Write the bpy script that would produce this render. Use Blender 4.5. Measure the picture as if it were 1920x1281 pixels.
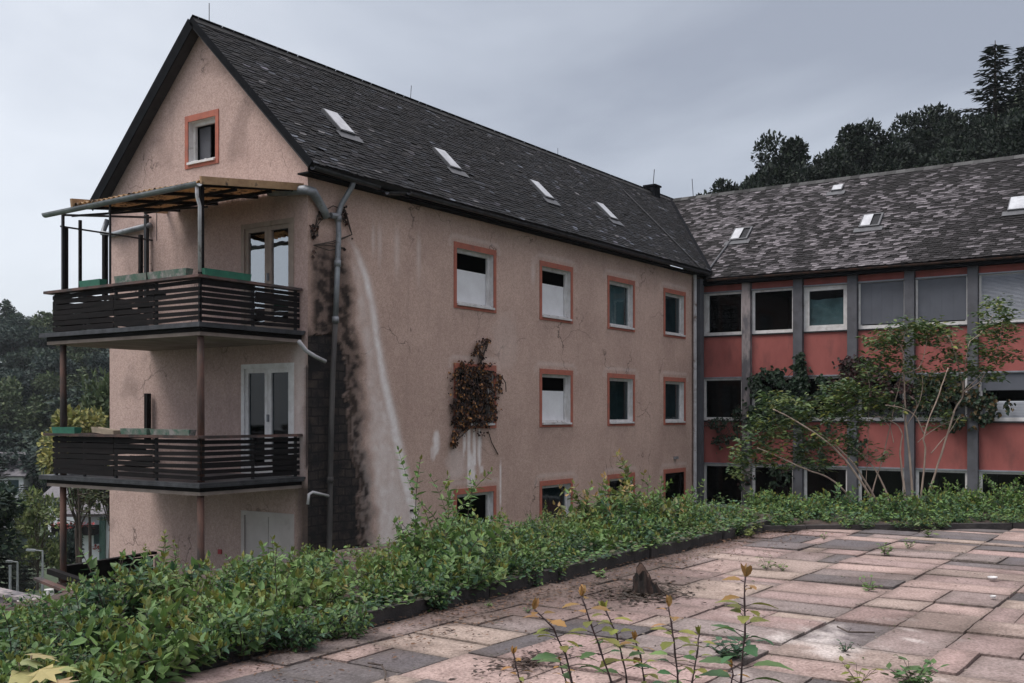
import bpy, math, random
from mathutils import Vector, noise
R_ = math.radians
HAZE = .0002
random.seed(7)
for o in list(bpy.data.objects): bpy.data.objects.remove(o)
SC = bpy.context.scene
COL = SC.collection

# ------------------------------------------------------------------ camera frame (solved from the photograph's vanishing points)
HEAD = R_(34.4); EYE = 1.5; FOC = 1992.0; HOR = 778.4
Fx, Fy = math.cos(HEAD), math.sin(HEAD); Rx, Ry = Fy, -Fx
def ray(px, py):
    t = (px-960)/FOC; s = (HOR-py)/FOC
    return Vector((Fx+t*Rx, Fy+t*Ry, s))
E0 = Vector((0, 0, EYE))
def at_x(px, py, X): d = ray(px, py); return E0+d*(X/d.x)
def at_y(px, py, Y): d = ray(px, py); return E0+d*(Y/d.y)
def at_z(px, py, Z): d = ray(px, py); return E0+d*((Z-EYE)/d.z)
def at_d(px, py, D): return E0+ray(px, py)*D
def at_plane(px, py, p, n):
    d = ray(px, py); return E0+d*((p-E0).dot(n)/d.dot(n))
def lerp(a, b, t): return a+(b-a)*t
def sstep(a, b, x):
    t = min(1, max(0, (x-a)/(b-a))); return t*t*(3-2*t)
def interp(tab, v):
    if v <= tab[0][0]: return tab[0][1]
    for (a, b), (c, d) in zip(tab, tab[1:]):
        if v <= c: return lerp(b, d, (v-a)/(c-a))
    return tab[-1][1]
def nz(x, y, z=0.0): return noise.noise(Vector((x, y, z)))
def fbm(x, y, z=0.0, o=4):
    a, s, f = 0, .5, 1.0
    for _ in range(o): a += s*nz(x*f, y*f, z+3.1*_); s *= .5; f *= 2.03
    return a

# ------------------------------------------------------------------ materials
def newmat(name):
    m = bpy.data.materials.new(name); m.use_nodes = True
    nt = m.node_tree; b = nt.nodes['Principled BSDF']
    return m, nt, b
def N(nt, t, **k):
    n = nt.nodes.new(t)
    for a, v in k.items():
        if a in n.inputs: n.inputs[a].default_value = v
        else: setattr(n, a, v)
    return n
def L(nt, a, b): nt.links.new(a, b)
def rgb(c): return (c[0], c[1], c[2], 1)
def mixc(nt, fac, a, b, mode='MIX'):
    n = nt.nodes.new('ShaderNodeMix'); n.data_type = 'RGBA'; n.blend_type = mode
    for i, v in ((0, fac), (6, a), (7, b)):
        if hasattr(v, 'links') or hasattr(v, 'is_linked'): nt.links.new(v, n.inputs[i])
        else: n.inputs[i].default_value = v if i == 0 else rgb(v)
    return n.outputs[2]
def ramp(nt, src, p0, p1, c0=(0, 0, 0), c1=(1, 1, 1)):
    r = nt.nodes.new('ShaderNodeValToRGB'); r.color_ramp.elements[0].position = p0; r.color_ramp.elements[1].position = p1
    r.color_ramp.elements[0].color = rgb(c0); r.color_ramp.elements[1].color = rgb(c1)
    nt.links.new(src, r.inputs[0]); return r.outputs[0]
def noi(nt, vec, scale, detail=4, rough=.6):
    n = N(nt, 'ShaderNodeTexNoise', Scale=scale, Detail=detail, Roughness=rough); nt.links.new(vec, n.inputs['Vector']); return n.outputs['Fac']
def coords(nt, scale=(1, 1, 1)):
    t = nt.nodes.new('ShaderNodeNewGeometry'); mp = nt.nodes.new('ShaderNodeMapping'); mp.inputs['Scale'].default_value = scale
    nt.links.new(t.outputs['Position'], mp.inputs['Vector']); return mp.outputs['Vector']
def objcoords(nt, scale=(1, 1, 1)):
    t = nt.nodes.new('ShaderNodeTexCoord'); mp = nt.nodes.new('ShaderNodeMapping'); mp.inputs['Scale'].default_value = scale
    nt.links.new(t.outputs['Object'], mp.inputs['Vector']); return mp.outputs['Vector']
def M(name, c, rough=.8, c2=None, sc=6, lo=.35, hi=.65, bump=0, bsc=40, attr=False, metal=0, spec=.5, grime=None, gsc=1.3, glo=.5, ghi=.7, stretch=(1, 1, 1)):
    m, nt, b = newmat(name); v = coords(nt, stretch)
    out = None
    if c2 is None: c2 = tuple(x*.7 for x in c)
    out = mixc(nt, ramp(nt, noi(nt, v, sc), lo, hi), c2, c)
    if grime: out = mixc(nt, ramp(nt, noi(nt, v, gsc, 6, .65), glo, ghi), out, grime)
    if attr:
        a = N(nt, 'ShaderNodeAttribute', attribute_name='col'); out = mixc(nt, 1.0, out, a.outputs['Color'], 'MULTIPLY')
    L(nt, out, b.inputs['Base Color']); b.inputs['Roughness'].default_value = rough
    b.inputs['Metallic'].default_value = metal; b.inputs['Specular IOR Level'].default_value = spec
    if bump:
        bn = N(nt, 'ShaderNodeBump', Strength=bump, Distance=.02); L(nt, noi(nt, v, bsc, 5), bn.inputs['Height']); L(nt, bn.outputs[0], b.inputs['Normal'])
    return m
def leafmat(name, tr=.22, rough=.5):
    m, nt, b = newmat(name)
    a = N(nt, 'ShaderNodeAttribute', attribute_name='col')
    g = nt.nodes.new('ShaderNodeNewGeometry'); v = coords(nt)
    c = mixc(nt, ramp(nt, noi(nt, v, 9, 3), .3, .7), (.75, .78, .75), (1.1, 1.08, 1.0)); c = mixc(nt, 1.0, a.outputs['Color'], c, 'MULTIPLY')
    L(nt, c, b.inputs['Base Color']); b.inputs['Roughness'].default_value = rough; b.inputs['Specular IOR Level'].default_value = .35
    t = nt.nodes.new('ShaderNodeBsdfTranslucent'); L(nt, c, t.inputs['Color'])
    mx = nt.nodes.new('ShaderNodeMixShader'); mx.inputs[0].default_value = tr
    L(nt, b.outputs[0], mx.inputs[1]); L(nt, t.outputs[0], mx.inputs[2]); L(nt, mx.outputs[0], nt.nodes['Material Output'].inputs['Surface'])
    return m
def stucco(name, c, c2):
    # col.r = grime and painted shade, col.g = chalky run marks, col.b = plaster gone, bare bricks
    m, nt, b = newmat(name); v = coords(nt)
    a = N(nt, 'ShaderNodeAttribute', attribute_name='col'); sp = nt.nodes.new('ShaderNodeSeparateColor'); L(nt, a.outputs['Color'], sp.inputs[0])
    base = mixc(nt, ramp(nt, noi(nt, v, .55, 5, .65), .36, .66), c2, c)
    fine = noi(nt, v, 34, 3, .7)
    base = mixc(nt, ramp(nt, noi(nt, v, 13, 4, .75), .36, .62), mixc(nt, 1.0, base, (.86, .84, .83), 'MULTIPLY'), base); base = mixc(nt, ramp(nt, fine, .36, .60), mixc(nt, 1.0, base, (.77, .75, .74), 'MULTIPLY'), base)
    vs = coords(nt, (1.6, 1.6, .16)); base = mixc(nt, ramp(nt, noi(nt, vs, 2.6, 6, .75), .55, .95), base, tuple(x*.62 for x in c2))
    vd = N(nt, 'ShaderNodeTexVoronoi', Scale=.42); vd.feature = 'DISTANCE_TO_EDGE'; wv_ = nt.nodes.new('ShaderNodeVectorMath'); wv_.operation = 'MULTIPLY_ADD'
    nv_ = N(nt, 'ShaderNodeTexNoise', Scale=1.6, Detail=5.0); L(nt, v, nv_.inputs['Vector']); L(nt, nv_.outputs['Color'], wv_.inputs[0]); wv_.inputs[1].default_value = (1.3, 1.3, 1.3); L(nt, v, wv_.inputs[2]); L(nt, wv_.outputs[0], vd.inputs['Vector'])
    ck = N(nt, 'ShaderNodeMath', operation='MULTIPLY'); L(nt, ramp(nt, vd.outputs['Distance'], .002, .008, (1, 1, 1), (0, 0, 0)), ck.inputs[0]); L(nt, ramp(nt, noi(nt, v, .5, 2), .50, .60), ck.inputs[1])
    base = mixc(nt, ck.outputs[0], base, tuple(x*.35 for x in c2))
    white = mixc(nt, ramp(nt, noi(nt, v, 7, 5), .3, .7), (.74, .64, .61), (.93, .88, .86))
    base = mixc(nt, sp.outputs[1], base, white)
    dirt_shade = mixc(nt, ramp(nt, noi(nt, v, 5, 5), .35, .65), (.020, .017, .017), (.062, .044, .036))
    base = mixc(nt, sp.outputs[0], base, dirt_shade)
    sx = nt.nodes.new('ShaderNodeSeparateXYZ'); L(nt, v, sx.inputs[0]); cb = nt.nodes.new('ShaderNodeCombineXYZ')
    add = N(nt, 'ShaderNodeMath', operation='ADD'); L(nt, sx.outputs[0], add.inputs[0]); L(nt, sx.outputs[1], add.inputs[1])
    wob = N(nt, 'ShaderNodeMath', operation='MULTIPLY_ADD'); L(nt, noi(nt, v, 2.5), wob.inputs[0]); wob.inputs[1].default_value = .10; L(nt, sx.outputs[2], wob.inputs[2])
    L(nt, add.outputs[0], cb.inputs[0]); L(nt, wob.outputs[0], cb.inputs[1])
    br = N(nt, 'ShaderNodeTexBrick', Scale=1.0); br.inputs['Brick Width'].default_value = .36; br.inputs['Row Height'].default_value = .17; br.inputs['Mortar Size'].default_value = .016
    br.inputs['Color1'].default_value = (.040, .033, .031, 1); br.inputs['Color2'].default_value = (.062, .048, .042, 1); br.inputs['Mortar'].default_value = (.018, .016, .016, 1)
    L(nt, cb.outputs[0], br.inputs['Vector'])
    brc = mixc(nt, ramp(nt, noi(nt, v, 3.5, 6, .7), .38, .58), br.outputs['Color'], (.018, .017, .018))
    base = mixc(nt, sp.outputs[2], base, brc)
    L(nt, base, b.inputs['Base Color']); b.inputs['Roughness'].default_value = .92; b.inputs['Specular IOR Level'].default_value = .2
    h = N(nt, 'ShaderNodeMath', operation='MULTIPLY_ADD'); L(nt, br.outputs['Fac'], h.inputs[0]); h.inputs[1].default_value = -1.0; L(nt, fine, h.inputs[2])
    hm = nt.nodes.new('ShaderNodeMix'); hm.data_type = 'FLOAT'; L(nt, sp.outputs[2], hm.inputs[0]); L(nt, fine, hm.inputs[2]); L(nt, h.outputs[0], hm.inputs[3])
    bn = N(nt, 'ShaderNodeBump', Strength=.55, Distance=.018); L(nt, hm.outputs[0], bn.inputs['Height']); L(nt, bn.outputs[0], b.inputs['Normal'])
    return m
def glass(name, tint, refl=1.0, rough=.03):
    m, nt, b = newmat(name)
    tr = N(nt, 'ShaderNodeBsdfTransparent'); tr.inputs[0].default_value = rgb(tint)
    gl = N(nt, 'ShaderNodeBsdfGlossy', Roughness=rough); gl.inputs[0].default_value = (.9, .95, 1, 1)
    lw = N(nt, 'ShaderNodeLayerWeight', Blend=.5); pw = N(nt, 'ShaderNodeMath', operation='POWER'); L(nt, lw.outputs['Facing'], pw.inputs[0]); pw.inputs[1].default_value = 3.5
    mu = N(nt, 'ShaderNodeMath', operation='MULTIPLY_ADD', use_clamp=True); L(nt, pw.outputs[0], mu.inputs[0]); mu.inputs[1].default_value = .8; mu.inputs[2].default_value = .05*refl
    bn = N(nt, 'ShaderNodeBump', Strength=.08, Distance=.05); L(nt, noi(nt, coords(nt), 1.5, 2), bn.inputs['Height']); L(nt, bn.outputs[0], gl.inputs['Normal'])
    mx = nt.nodes.new('ShaderNodeMixShader'); L(nt, mu.outputs[0], mx.inputs[0]); L(nt, tr.outputs[0], mx.inputs[1]); L(nt, gl.outputs[0], mx.inputs[2])
    L(nt, mx.outputs[0], nt.nodes['Material Output'].inputs['Surface'])
    return m

def thin_sheet(m, f):
    nt = m.node_tree; b = nt.nodes['Principled BSDF']; t = nt.nodes.new('ShaderNodeBsdfTranslucent'); L(nt, b.inputs['Base Color'].links[0].from_socket, t.inputs['Color'])
    mx = nt.nodes.new('ShaderNodeMixShader'); mx.inputs[0].default_value = f; L(nt, b.outputs[0], mx.inputs[1]); L(nt, t.outputs[0], mx.inputs[2]); L(nt, mx.outputs[0], nt.nodes['Material Output'].inputs['Surface']); return m
MAT = dict(
 stucco=stucco('stucco', (.69, .505, .43), (.55, .395, .335)),
 gable=stucco('stucco_gable', (.63, .47, .425), (.55, .405, .365)),
 soffit=M('soffit', (.34, .27, .24), .9, (.22, .17, .15), 2.0, bump=.2),
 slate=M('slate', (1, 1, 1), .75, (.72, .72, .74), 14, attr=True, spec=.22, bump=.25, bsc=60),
 slateplain=M('roof_deck', (.035, .035, .04), .8),
 lead=M('lead', (.10, .105, .115), .5, (.07, .072, .08), 4, metal=.3),
 verge=M('verge_board', (.010, .011, .014), .95, spec=.1, bump=.2),
 orange=M('orange_paint', (.42, .135, .09), .85, (.34, .115, .082), 8, .35, .6, .15, 40, grime=(.20, .11, .09), gsc=3, glo=.58, ghi=.8),
 white=M('white_paint', (.70, .69, .69), .55, (.56, .54, .53), 5, bump=.1, bsc=60, grime=(.25, .22, .2), gsc=4, glo=.6, ghi=.8),
 whiteboard=M('white_board', (.78, .79, .81), .6, (.70, .70, .72), 2.5),
 oldframe=M('old_cream_paint', (.34, .27, .22), .6, (.27, .21, .175), 5, grime=(.15, .12, .10), gsc=4, glo=.58, ghi=.8),
 whitedoor=M('dirty_door_paint', (.50, .45, .44), .6, (.42, .37, .36), 2, grime=(.22, .18, .17), gsc=1.6, glo=.55, ghi=.85),
 darkwood=M('dark_wood', (.012, .0095, .010), .8, (.006, .0055, .006), 3, stretch=(.6, .6, 5), bump=.25, bsc=18, spec=.15),
 railwood=M('worn_rail_wood', (.115, .06, .05), .65, (.035, .025, .024), 3, .4, .6, bump=.3, bsc=20),
 rust=M('rusty_steel', (.085, .038, .026), .8, (.022, .016, .015), 3.5, .4, .62, bump=.2, bsc=60, stretch=(1, 1, .35)),
 darksteel=M('dark_steel', (.030, .032, .036), .5, (.02, .02, .023), 6, metal=.4),
 zinc=M('zinc', (.30, .32, .34), .5, (.19, .20, .22), 3, metal=.35, grime=(.07, .06, .055), gsc=3.5, glo=.55, ghi=.75),
 dirtypipe=M('dirty_pipe', (.085, .078, .075), .7, (.035, .032, .031), 3, .35, .6, stretch=(1, 1, .3), grime=(.16, .16, .165), gsc=5, glo=.6, ghi=.75),
 whitepipe=M('pale_pipe', (.55, .55, .57), .5, (.40, .39, .4), 4, grime=(.16, .10, .08), gsc=5, glo=.55, ghi=.7),
 concrete=M('concrete', (.30, .28, .26), .9, (.2, .185, .175), 3, bump=.25, grime=(.06, .06, .055), gsc=2.2, glo=.52, ghi=.72),
 drip=M('drip_edge', (.06, .062, .07), .45, (.025, .025, .03), 5, metal=.3),
 greenbox=M('green_plastic', (.03, .17, .11), .5, (.02, .12, .08), 6),
 fadedgreen=M('faded_green_plastic', (.06, .125, .09), .7, (.15, .17, .145), 9, .4, .6, grime=(.27, .25, .24), gsc=6, glo=.5, ghi=.6),
 beigebox=M('beige_plastic', (.40, .32, .24), .7),
 soil=M('soil', (.085, .058, .048), .95, (.035, .025, .022), 9, bump=.8, bsc=25),
 grey=M('grey_concrete_paint', (.100, .102, .118), .8, (.075, .076, .088), 2.5, bump=.15, grime=(.05, .048, .05), gsc=2, glo=.52, ghi=.75),
 paleconc=M('worn_concrete', (.30, .26, .26), .85, (.11, .105, .115), 3, .42, .58, bump=.2, stretch=(1, 1, .4)),
 ledge=M('metal_ledge', (.26, .28, .32), .5, (.18, .19, .21), 3, metal=.2),
 red=M('red_panel', (.335, .098, .086), .85, (.26, .074, .066), 1.8, .35, .65, .12, 60, grime=(.10, .045, .042), gsc=1.6, glo=.52, ghi=.85, stretch=(1, 1, .45)),
 blind=M('roller_blind', (.098, .106, .13), .6, (.083, .09, .11), 2),
 blindlight=M('pale_slat_blind', (.29, .31, .36), .5, (.24, .26, .30), 3),
 interior=M('interior', (.085, .085, .088), .9, (.05, .05, .052), 1.5),
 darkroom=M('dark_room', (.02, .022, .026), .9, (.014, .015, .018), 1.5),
 curtain=M('green_sheet', (.17, .25, .26), .7, (.10, .16, .165), 2),
 corr=thin_sheet(M('corrugated_sheet', (.56, .40, .24), .6, (.40, .27, .16), 4, .35, .62, grime=(.04, .028, .02), gsc=5.5, glo=.52, ghi=.60), .45), oldboard=M('weathered_board', (.40, .26, .14), .8, (.28, .17, .09), 5, bump=.3, grime=(.06, .04, .03), gsc=5, glo=.58, ghi=.68),
 paver=M('paver', (1.02, 1, .99), .88, (.66, .64, .62), 48, .40, .58, attr=True, bump=1.0, bsc=45, grime=(.36, .31, .28), gsc=3.2, glo=.50, ghi=.86),
 kerb=M('kerb_stone', (.060, .052, .050), .85, (.03, .027, .027), 5, bump=.5, bsc=30),
 earth=M('earth', (.13, .085, .072), .95, (.06, .042, .038), 6, bump=.7, bsc=30),
 grass=M('grassland', (.045, .07, .030), .95, (.03, .045, .022), .6, bump=.4, bsc=6),
 bark=M('bark', (.085, .062, .05), .9, (.04, .03, .026), 12, bump=.5, bsc=30, stretch=(1, 1, .3)),
 palebark=M('pale_bark', (.44, .345, .28), .8, (.27, .20, .165), 10, bump=.3, bsc=60, stretch=(1, 1, .4)),
 stemdark=M('sapling_stem', (.05, .025, .028), .6, (.03, .02, .02), 20),
 stump=M('stump_wood', (.042, .025, .020), .95, (.010, .008, .007), 14, .42, .60, .9, 30, stretch=(1, 1, .25)),
 stumpin=M('stump_split_wood', (.09, .052, .038), .9, (.03, .018, .014), 18, bump=.8, bsc=30, stretch=(1, 1, .2)),
 leaf=leafmat('leaf'), farleaf=leafmat('far_leaf', .12, .7), dryleaf=leafmat('dry_leaf', .15, .6),
 glass=glass('window_glass', (.60, .68, .70), 1.0), darkglass=glass('dark_glass', (.20, .28, .30), .45, .06), doorglass=glass('door_glass', (.5, .55, .6), 7, .02),
 skyl=M('frosted_skylight', (.50, .52, .55), .4, (.36, .37, .40), 5), lampmetal=M('galvanised', (.5, .52, .54), .45, metal=.3),
 houseplaster=M('white_plaster', (.72, .73, .75), .85, (.62, .63, .65), 1), houseroof=M('grey_roof', (.16, .15, .165), .8, (.11, .105, .115), 3),
 greenpaint=M('green_paint', (.06, .12, .10), .7), flowers=M('red_flowers', (.35, .03, .05), .7, (.05, .06, .02), 30, .45, .5),
 gwall=M('garden_wall', (.17, .14, .155), .9, (.11, .09, .10), 14, bump=.4, bsc=25), whiteflower=M('white_flower', (.75, .73, .70), .7),
 blue=M('blue_plastic', (.05, .13, .22), .5), reds=M('red_paint', (.45, .03, .04), .5),
)

# ------------------------------------------------------------------ mesh builder and object helpers
class MB:
    def __init__(s, T=None): s.v = []; s.f = []; s.m = []; s.c = []; s.T = T; s.cur = 0; s.col = (1, 1, 1)
    def vert(s, p):
        p = s.T(*p) if s.T else p
        s.v.append((p[0], p[1], p[2])); s.c.append(s.col); return len(s.v)-1
    def face(s, idx): s.f.append(tuple(idx)); s.m.append(s.cur)
    def poly(s, pts): s.face([s.vert(p) for p in pts])
    def box(s, a, b, j=0):
        x0, y0, z0 = a; x1, y1, z1 = b
        q = [s.vert((x+random.uniform(-j, j), y+random.uniform(-j, j), z+random.uniform(-j, j))) for z in (z0, z1) for x, y in ((x0, y0), (x1, y0), (x1, y1), (x0, y1))]
        for f in ((3, 2, 1, 0), (4, 5, 6, 7), (0, 1, 5, 4), (1, 2, 6, 5), (2, 3, 7, 6), (3, 0, 4, 7)): s.face([q[i] for i in f])
    def bar(s, p, q, w, h, up=(0, 0, 1)):
        p = Vector(p); q = Vector(q); d = (q-p).normalized(); u = Vector(up)
        sd = d.cross(u)
        if sd.length < 1e-4: sd = d.cross(Vector((1, 0, 0)))
        sd.normalize(); u = sd.cross(d)
        c = []
        for e in (p, q):
            for a, b in ((-1, -1), (1, -1), (1, 1), (-1, 1)): c.append(s.vert(tuple(e+sd*(a*w/2)+u*(b*h/2))))
        for f in ((3, 2, 1, 0), (4, 5, 6, 7), (0, 1, 5, 4), (1, 2, 6, 5), (2, 3, 7, 6), (3, 0, 4, 7)): s.face([c[i] for i in f])
    def tube(s, pts, rad, n=8, cap=True):
        pts = [Vector(p) for p in pts]; k = len(pts)
        if not isinstance(rad, (list, tuple)): rad = [rad]*k
        rings = []; pu = None
        for i, p in enumerate(pts):
            d = (pts[min(i+1, k-1)]-pts[max(i-1, 0)]).normalized()
            u = pu if pu else (Vector((0, 0, 1)) if abs(d.z) < .9 else Vector((1, 0, 0)))
            sd = d.cross(u); 
            if sd.length < 1e-3: sd = d.cross(Vector((.3, 1, .1)))
            sd.normalize(); u = sd.cross(d).normalized(); pu = u
            rings.append([s.vert(tuple(p+(sd*math.cos(2*math.pi*j/n)+u*math.sin(2*math.pi*j/n))*rad[i])) for j in range(n)])
        for a, b in zip(rings, rings[1:]):
            for j in range(n): s.face([a[j], a[(j+1) % n], b[(j+1) % n], b[j]])
        if cap: s.face(rings[0][::-1]); s.face(rings[-1])
    def leaf(s, p, d, nrm, ln, w, fold=.18, droop=.15):
        p = Vector(p); d = d.normalized(); sd = d.cross(nrm)
        if sd.length < 1e-4: sd = d.cross(Vector((.2, .9, .4)))
        sd.normalize(); nn = sd.cross(d)
        b = s.vert(p); t = s.vert(p+d*ln-nn*ln*droop)
        m = s.vert(p+d*ln*.48-nn*(w*fold+ln*droop*.25)); l = s.vert(p+d*ln*.28+sd*w*.46); r = s.vert(p+d*ln*.28-sd*w*.46); l2 = s.vert(p+d*ln*.62+sd*w*.36-nn*ln*droop*.4); r2 = s.vert(p+d*ln*.62-sd*w*.36-nn*ln*droop*.4)
        s.face((b, m, t, l2, l)); s.face((b, r, r2, t, m))
    def build(s, name, mats, parent=None, smooth=False, loc=None):
        me = bpy.data.meshes.new(name)
        o = bpy.data.objects.new(name, me); COL.objects.link(o)
        off = Vector((0, 0, 0)) if loc is None else Vector(loc)
        if parent is not None: off = root_loc(parent); o.parent = parent
        elif loc is not None: o.location = loc
        me.from_pydata([(x-off.x, y-off.y, z-off.z) for x, y, z in s.v], [], s.f)
        if isinstance(mats, str): mats = [mats]
        for m in mats: me.materials.append(MAT[m])
        me.polygons.foreach_set('material_index', s.m)
        if smooth: me.polygons.foreach_set('use_smooth', [True]*len(s.f))
        at = me.color_attributes.new('col', 'FLOAT_COLOR', 'POINT')
        fl = []
        for c in s.c: fl += [c[0], c[1], c[2], 1]
        at.data.foreach_set('color', fl)
        me.update()
        return o
def root_loc(o):
    v = Vector((0, 0, 0))
    while o is not None: v += o.location; o = o.parent
    return v
def tag(o, label=None, cat=None, group=None, kind=None):
    if label: o['label'] = label
    if cat: o['category'] = cat
    if group: o['group'] = group
    if kind: o['kind'] = kind
    return o
def thing(name, loc, label, cat, group=None):
    o = bpy.data.objects.new(name, None); COL.objects.link(o); o.location = loc; o.empty_display_size = .2
    return tag(o, label, cat, group)
def copy_tree(o, parent=None):
    c = o.copy(); COL.objects.link(c)
    if parent: c.parent = parent
    for ch in list(o.children): copy_tree(ch, c)
    return c

# ------------------------------------------------------------------ terrain
def terrain(x, y):
    h = -2.5
    h -= 1.6*sstep(20.4, 26, y)+6.9*sstep(25, 75, y)
    d = .825*x+.565*y
    h += min(23, max(0, d-126)*.27)*sstep(25, 70, y)
    h += max(0, x-43)*.42*(1-sstep(22, 75, y))
    h += .5*nz(x*.03, y*.03)*sstep(40, 70, math.hypot(x, y))
    return h
g = MB()
def axis(lo, hi):
    a = [lo]; 
    while a[-1] < hi:
        v = a[-1]; st = 2.0 if -20 < v < 80 else (6 if -60 < v < 160 else 25); a.append(v+st)
    return a
xs = axis(-300, 560); ys = axis(-300, 560)
ids = [[g.vert((x, y, terrain(x, y))) for y in ys] for x in xs]
for i in range(len(xs)-1):
    for j in range(len(ys)-1): g.face((ids[i][j], ids[i+1][j], ids[i+1][j+1], ids[i][j+1]))
tag(g.build('ground', 'grass', smooth=True), kind='structure')

# terrace platform, paving, kerb, soil bed
FN = Vector((.781, .625, 0)); FD = Vector((.625, -.781, 0)); FP = Vector((13.15, 5.25, 0))
KY = 5.12
pf = [(-5, 7.7), (14.6, 7.7), (16.0, 7.6), (25, -3.6), (20, -12), (-5, -12)]
t = MB(); n = len(pf)
top = [t.vert((x, y, -.06)) for x, y in pf]; bot = [t.vert((x, y, -2.9)) for x, y in pf]
t.face(top[::-1])
for i in range(n): t.face((top[i], bot[i], bot[(i+1) % n], top[(i+1) % n]))
tag(t.build('terrace', 'earth'), kind='structure')
t = MB()
bed = [(x, y) for x in [i*.22-1 for i in range(0, 72)] for y in [0]]
gx = [-1+.25*i for i in range(66)]; gy = [KY+.14+.25*i for i in range(11)]
def soilz(x, y): return .03+.07*fbm(x*1.4, y*1.4, 2)+.05*sstep(0, 1.2, y-KY)
ids = [[t.vert((x, y, soilz(x, y))) for y in gy] for x in gx]
for i in range(len(gx)-1):
    for j in range(len(gy)-1): t.face((ids[i][j], ids[i+1][j], ids[i+1][j+1], ids[i][j+1]))
us = [-.6+.25*i for i in range(60)]; vs_ = [.14+.25*i for i in range(12)]
ids = [[t.vert(tuple(FP+FD*u+FN*v+Vector((0, 0, .05+.06*fbm(u*1.4, v*1.4, 7))))) for v in vs_] for u in us]
for i in range(len(us)-1):
    for j in range(len(vs_)-1): t.face((ids[i][j], ids[i+1][j], ids[i+1][j+1], ids[i][j+1]))
tag(t.build('soil', 'soil', smooth=True), kind='structure')
# kerb of dark stone blocks
k = MB(); x = -1.0
while x < 13.1:
    w = random.uniform(.85, 1.0); dz = random.uniform(-.012, .012); dy = random.uniform(-.012, .012)
    k.box((x, KY+dy, -.05), (x+w-.012, KY+.10+dy, .105+dz), .006); x += w
u = -.1
while u < 14:
    w = random.uniform(.85, 1.0); p = FP+FD*u; q = FP+FD*(u+w-.012)
    k.bar(tuple(p+FN*.05+Vector((0, 0, .02))), tuple(q+FN*.05+Vector((0, 0, .02))), .1, .09+random.uniform(-.02, .01)); u += w
tag(k.build('kerb', 'kerb'), kind='structure')
# paving: irregular slab sizes on a 22 cm module
MOD = .225
NX, NY = 76, 84
occ = {}
PX0, PY0 = -1.0, 4.72-NY*MOD
t = MB()
rp = random.Random(11)
sizes = [(4, 2), (4, 2), (2, 4), (4, 4), (3, 2), (2, 2), (4, 3), (3, 3), (2, 3), (4, 2), (1, 2), (2, 1), (1, 1)]
pinks = [(.44, .318, .298), (.47, .35, .32), (.41, .305, .288), (.46, .368, .318), (.43, .34, .302), (.36, .285, .27)]
greys = [(.155, .14, .15), (.13, .118, .127), (.20, .175, .18), (.30, .25, .24), (.16, .145, .15)]
def slab(x0, y0, x1, y1):
    cx, cy = (x0+x1)/2, (y0+y1)/2
    if (Vector((cx, cy, 0))-FP).dot(FN) > -.02: return
    if math.hypot(cx, cy) > 26: return
    c = rp.choice(greys) if rp.random() < .30 else rp.choice(pinks)
    f = rp.uniform(.9, 1.07); c = tuple(v*f for v in c)
    gp = rp.uniform(.004, .010); z = rp.uniform(-.009, .009); tx, ty = rp.uniform(-.017, .017), rp.uniform(-.017, .017)
    near = math.hypot(cx-6, cy-3) < 8
    st = .09 if near else .25
    nx_ = max(2, int((x1-x0)/st)); ny_ = max(2, int((y1-y0)/st))
    def P(i, j):
        x = lerp(x0+gp, x1-gp, i/nx_); y = lerp(y0+gp, y1-gp, j/ny_)
        e = (i in (0, nx_)) + (j in (0, ny_))
        x += .006*nz(x*4, y*4, 1); y += .006*nz(x*4, y*4, 5)
        zz = z+(x-cx)*tx+(y-cy)*ty
        # worn soil near kerb, chalky spill, damp joints
        dk = 0
        dd = KY-y
        wd = .22+1.1*sstep(5.6, 7.0, x)*sstep(10.5, 8.6, x)+.25*sstep(9.5, 12.5, x); dk = sstep(wd*1.25, wd*.45, dd+.45*fbm(x*1.3, y*2.2, 3)+.12*nz(x*6, y*6, 3))*sstep(4.2, 5.4, x)
        dk = max(dk, .8*sstep(.40, .10, math.hypot(x-7.9, (y-4.05)*1.2))) 
        dk = max(dk, .62*sstep(.02, .36, fbm(x*.7, y*.9, 9)+.12*nz(x*5, y*5, 6)))
        wh = sstep(.20, .48, fbm(x*4, y*4, 4)+.50*(1-min(1, math.hypot((x-7.0)/.85, (y-2.30)/.5)))) if math.hypot(x-6.93, y-2.35) < 1.3 else 0
        sp_ = .12*nz(x*9, y*9, 2)+.16*nz(x*2.1, y*2.1, cx)
        cc = tuple(max(0, lerp(v*(1+sp_), d, dk*.86)) for v, d in zip(c, (.135, .092, .080)))
        cc = tuple(lerp(v, w_, wh*.8) for v, w_ in zip(cc, (.72, .66, .64)))
        if e: cc = tuple(lerp(v, w_, .35+.4*max(0, nz(x*2, y*2, 8))) for v, w_ in zip(cc, (.08, .065, .05)))
        t.col = cc
        return t.vert((x, y, zz-(.004 if e else 0)))
    ids = [[P(i, j) for j in range(ny_+1)] for i in range(nx_+1)]
    for i in range(nx_):
        for j in range(ny_): t.face((ids[i][j], ids[i+1][j], ids[i+1][j+1], ids[i][j+1]))
    ring = [ids[i][0] for i in range(nx_+1)]+[ids[nx_][j] for j in range(1, ny_+1)]+[ids[i][ny_] for i in range(nx_-1, -1, -1)]+[ids[0][j] for j in range(ny_-1, 0, -1)]
    t.col = tuple(v*.55 for v in c)
    low = [t.vert((t.v[q][0], t.v[q][1], t.v[q][2]-.045)) for q in ring]
    for i in range(len(ring)): t.face((ring[i], low[i], low[(i+1) % len(ring)], ring[(i+1) % len(ring)]))
y = 4.72
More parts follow.
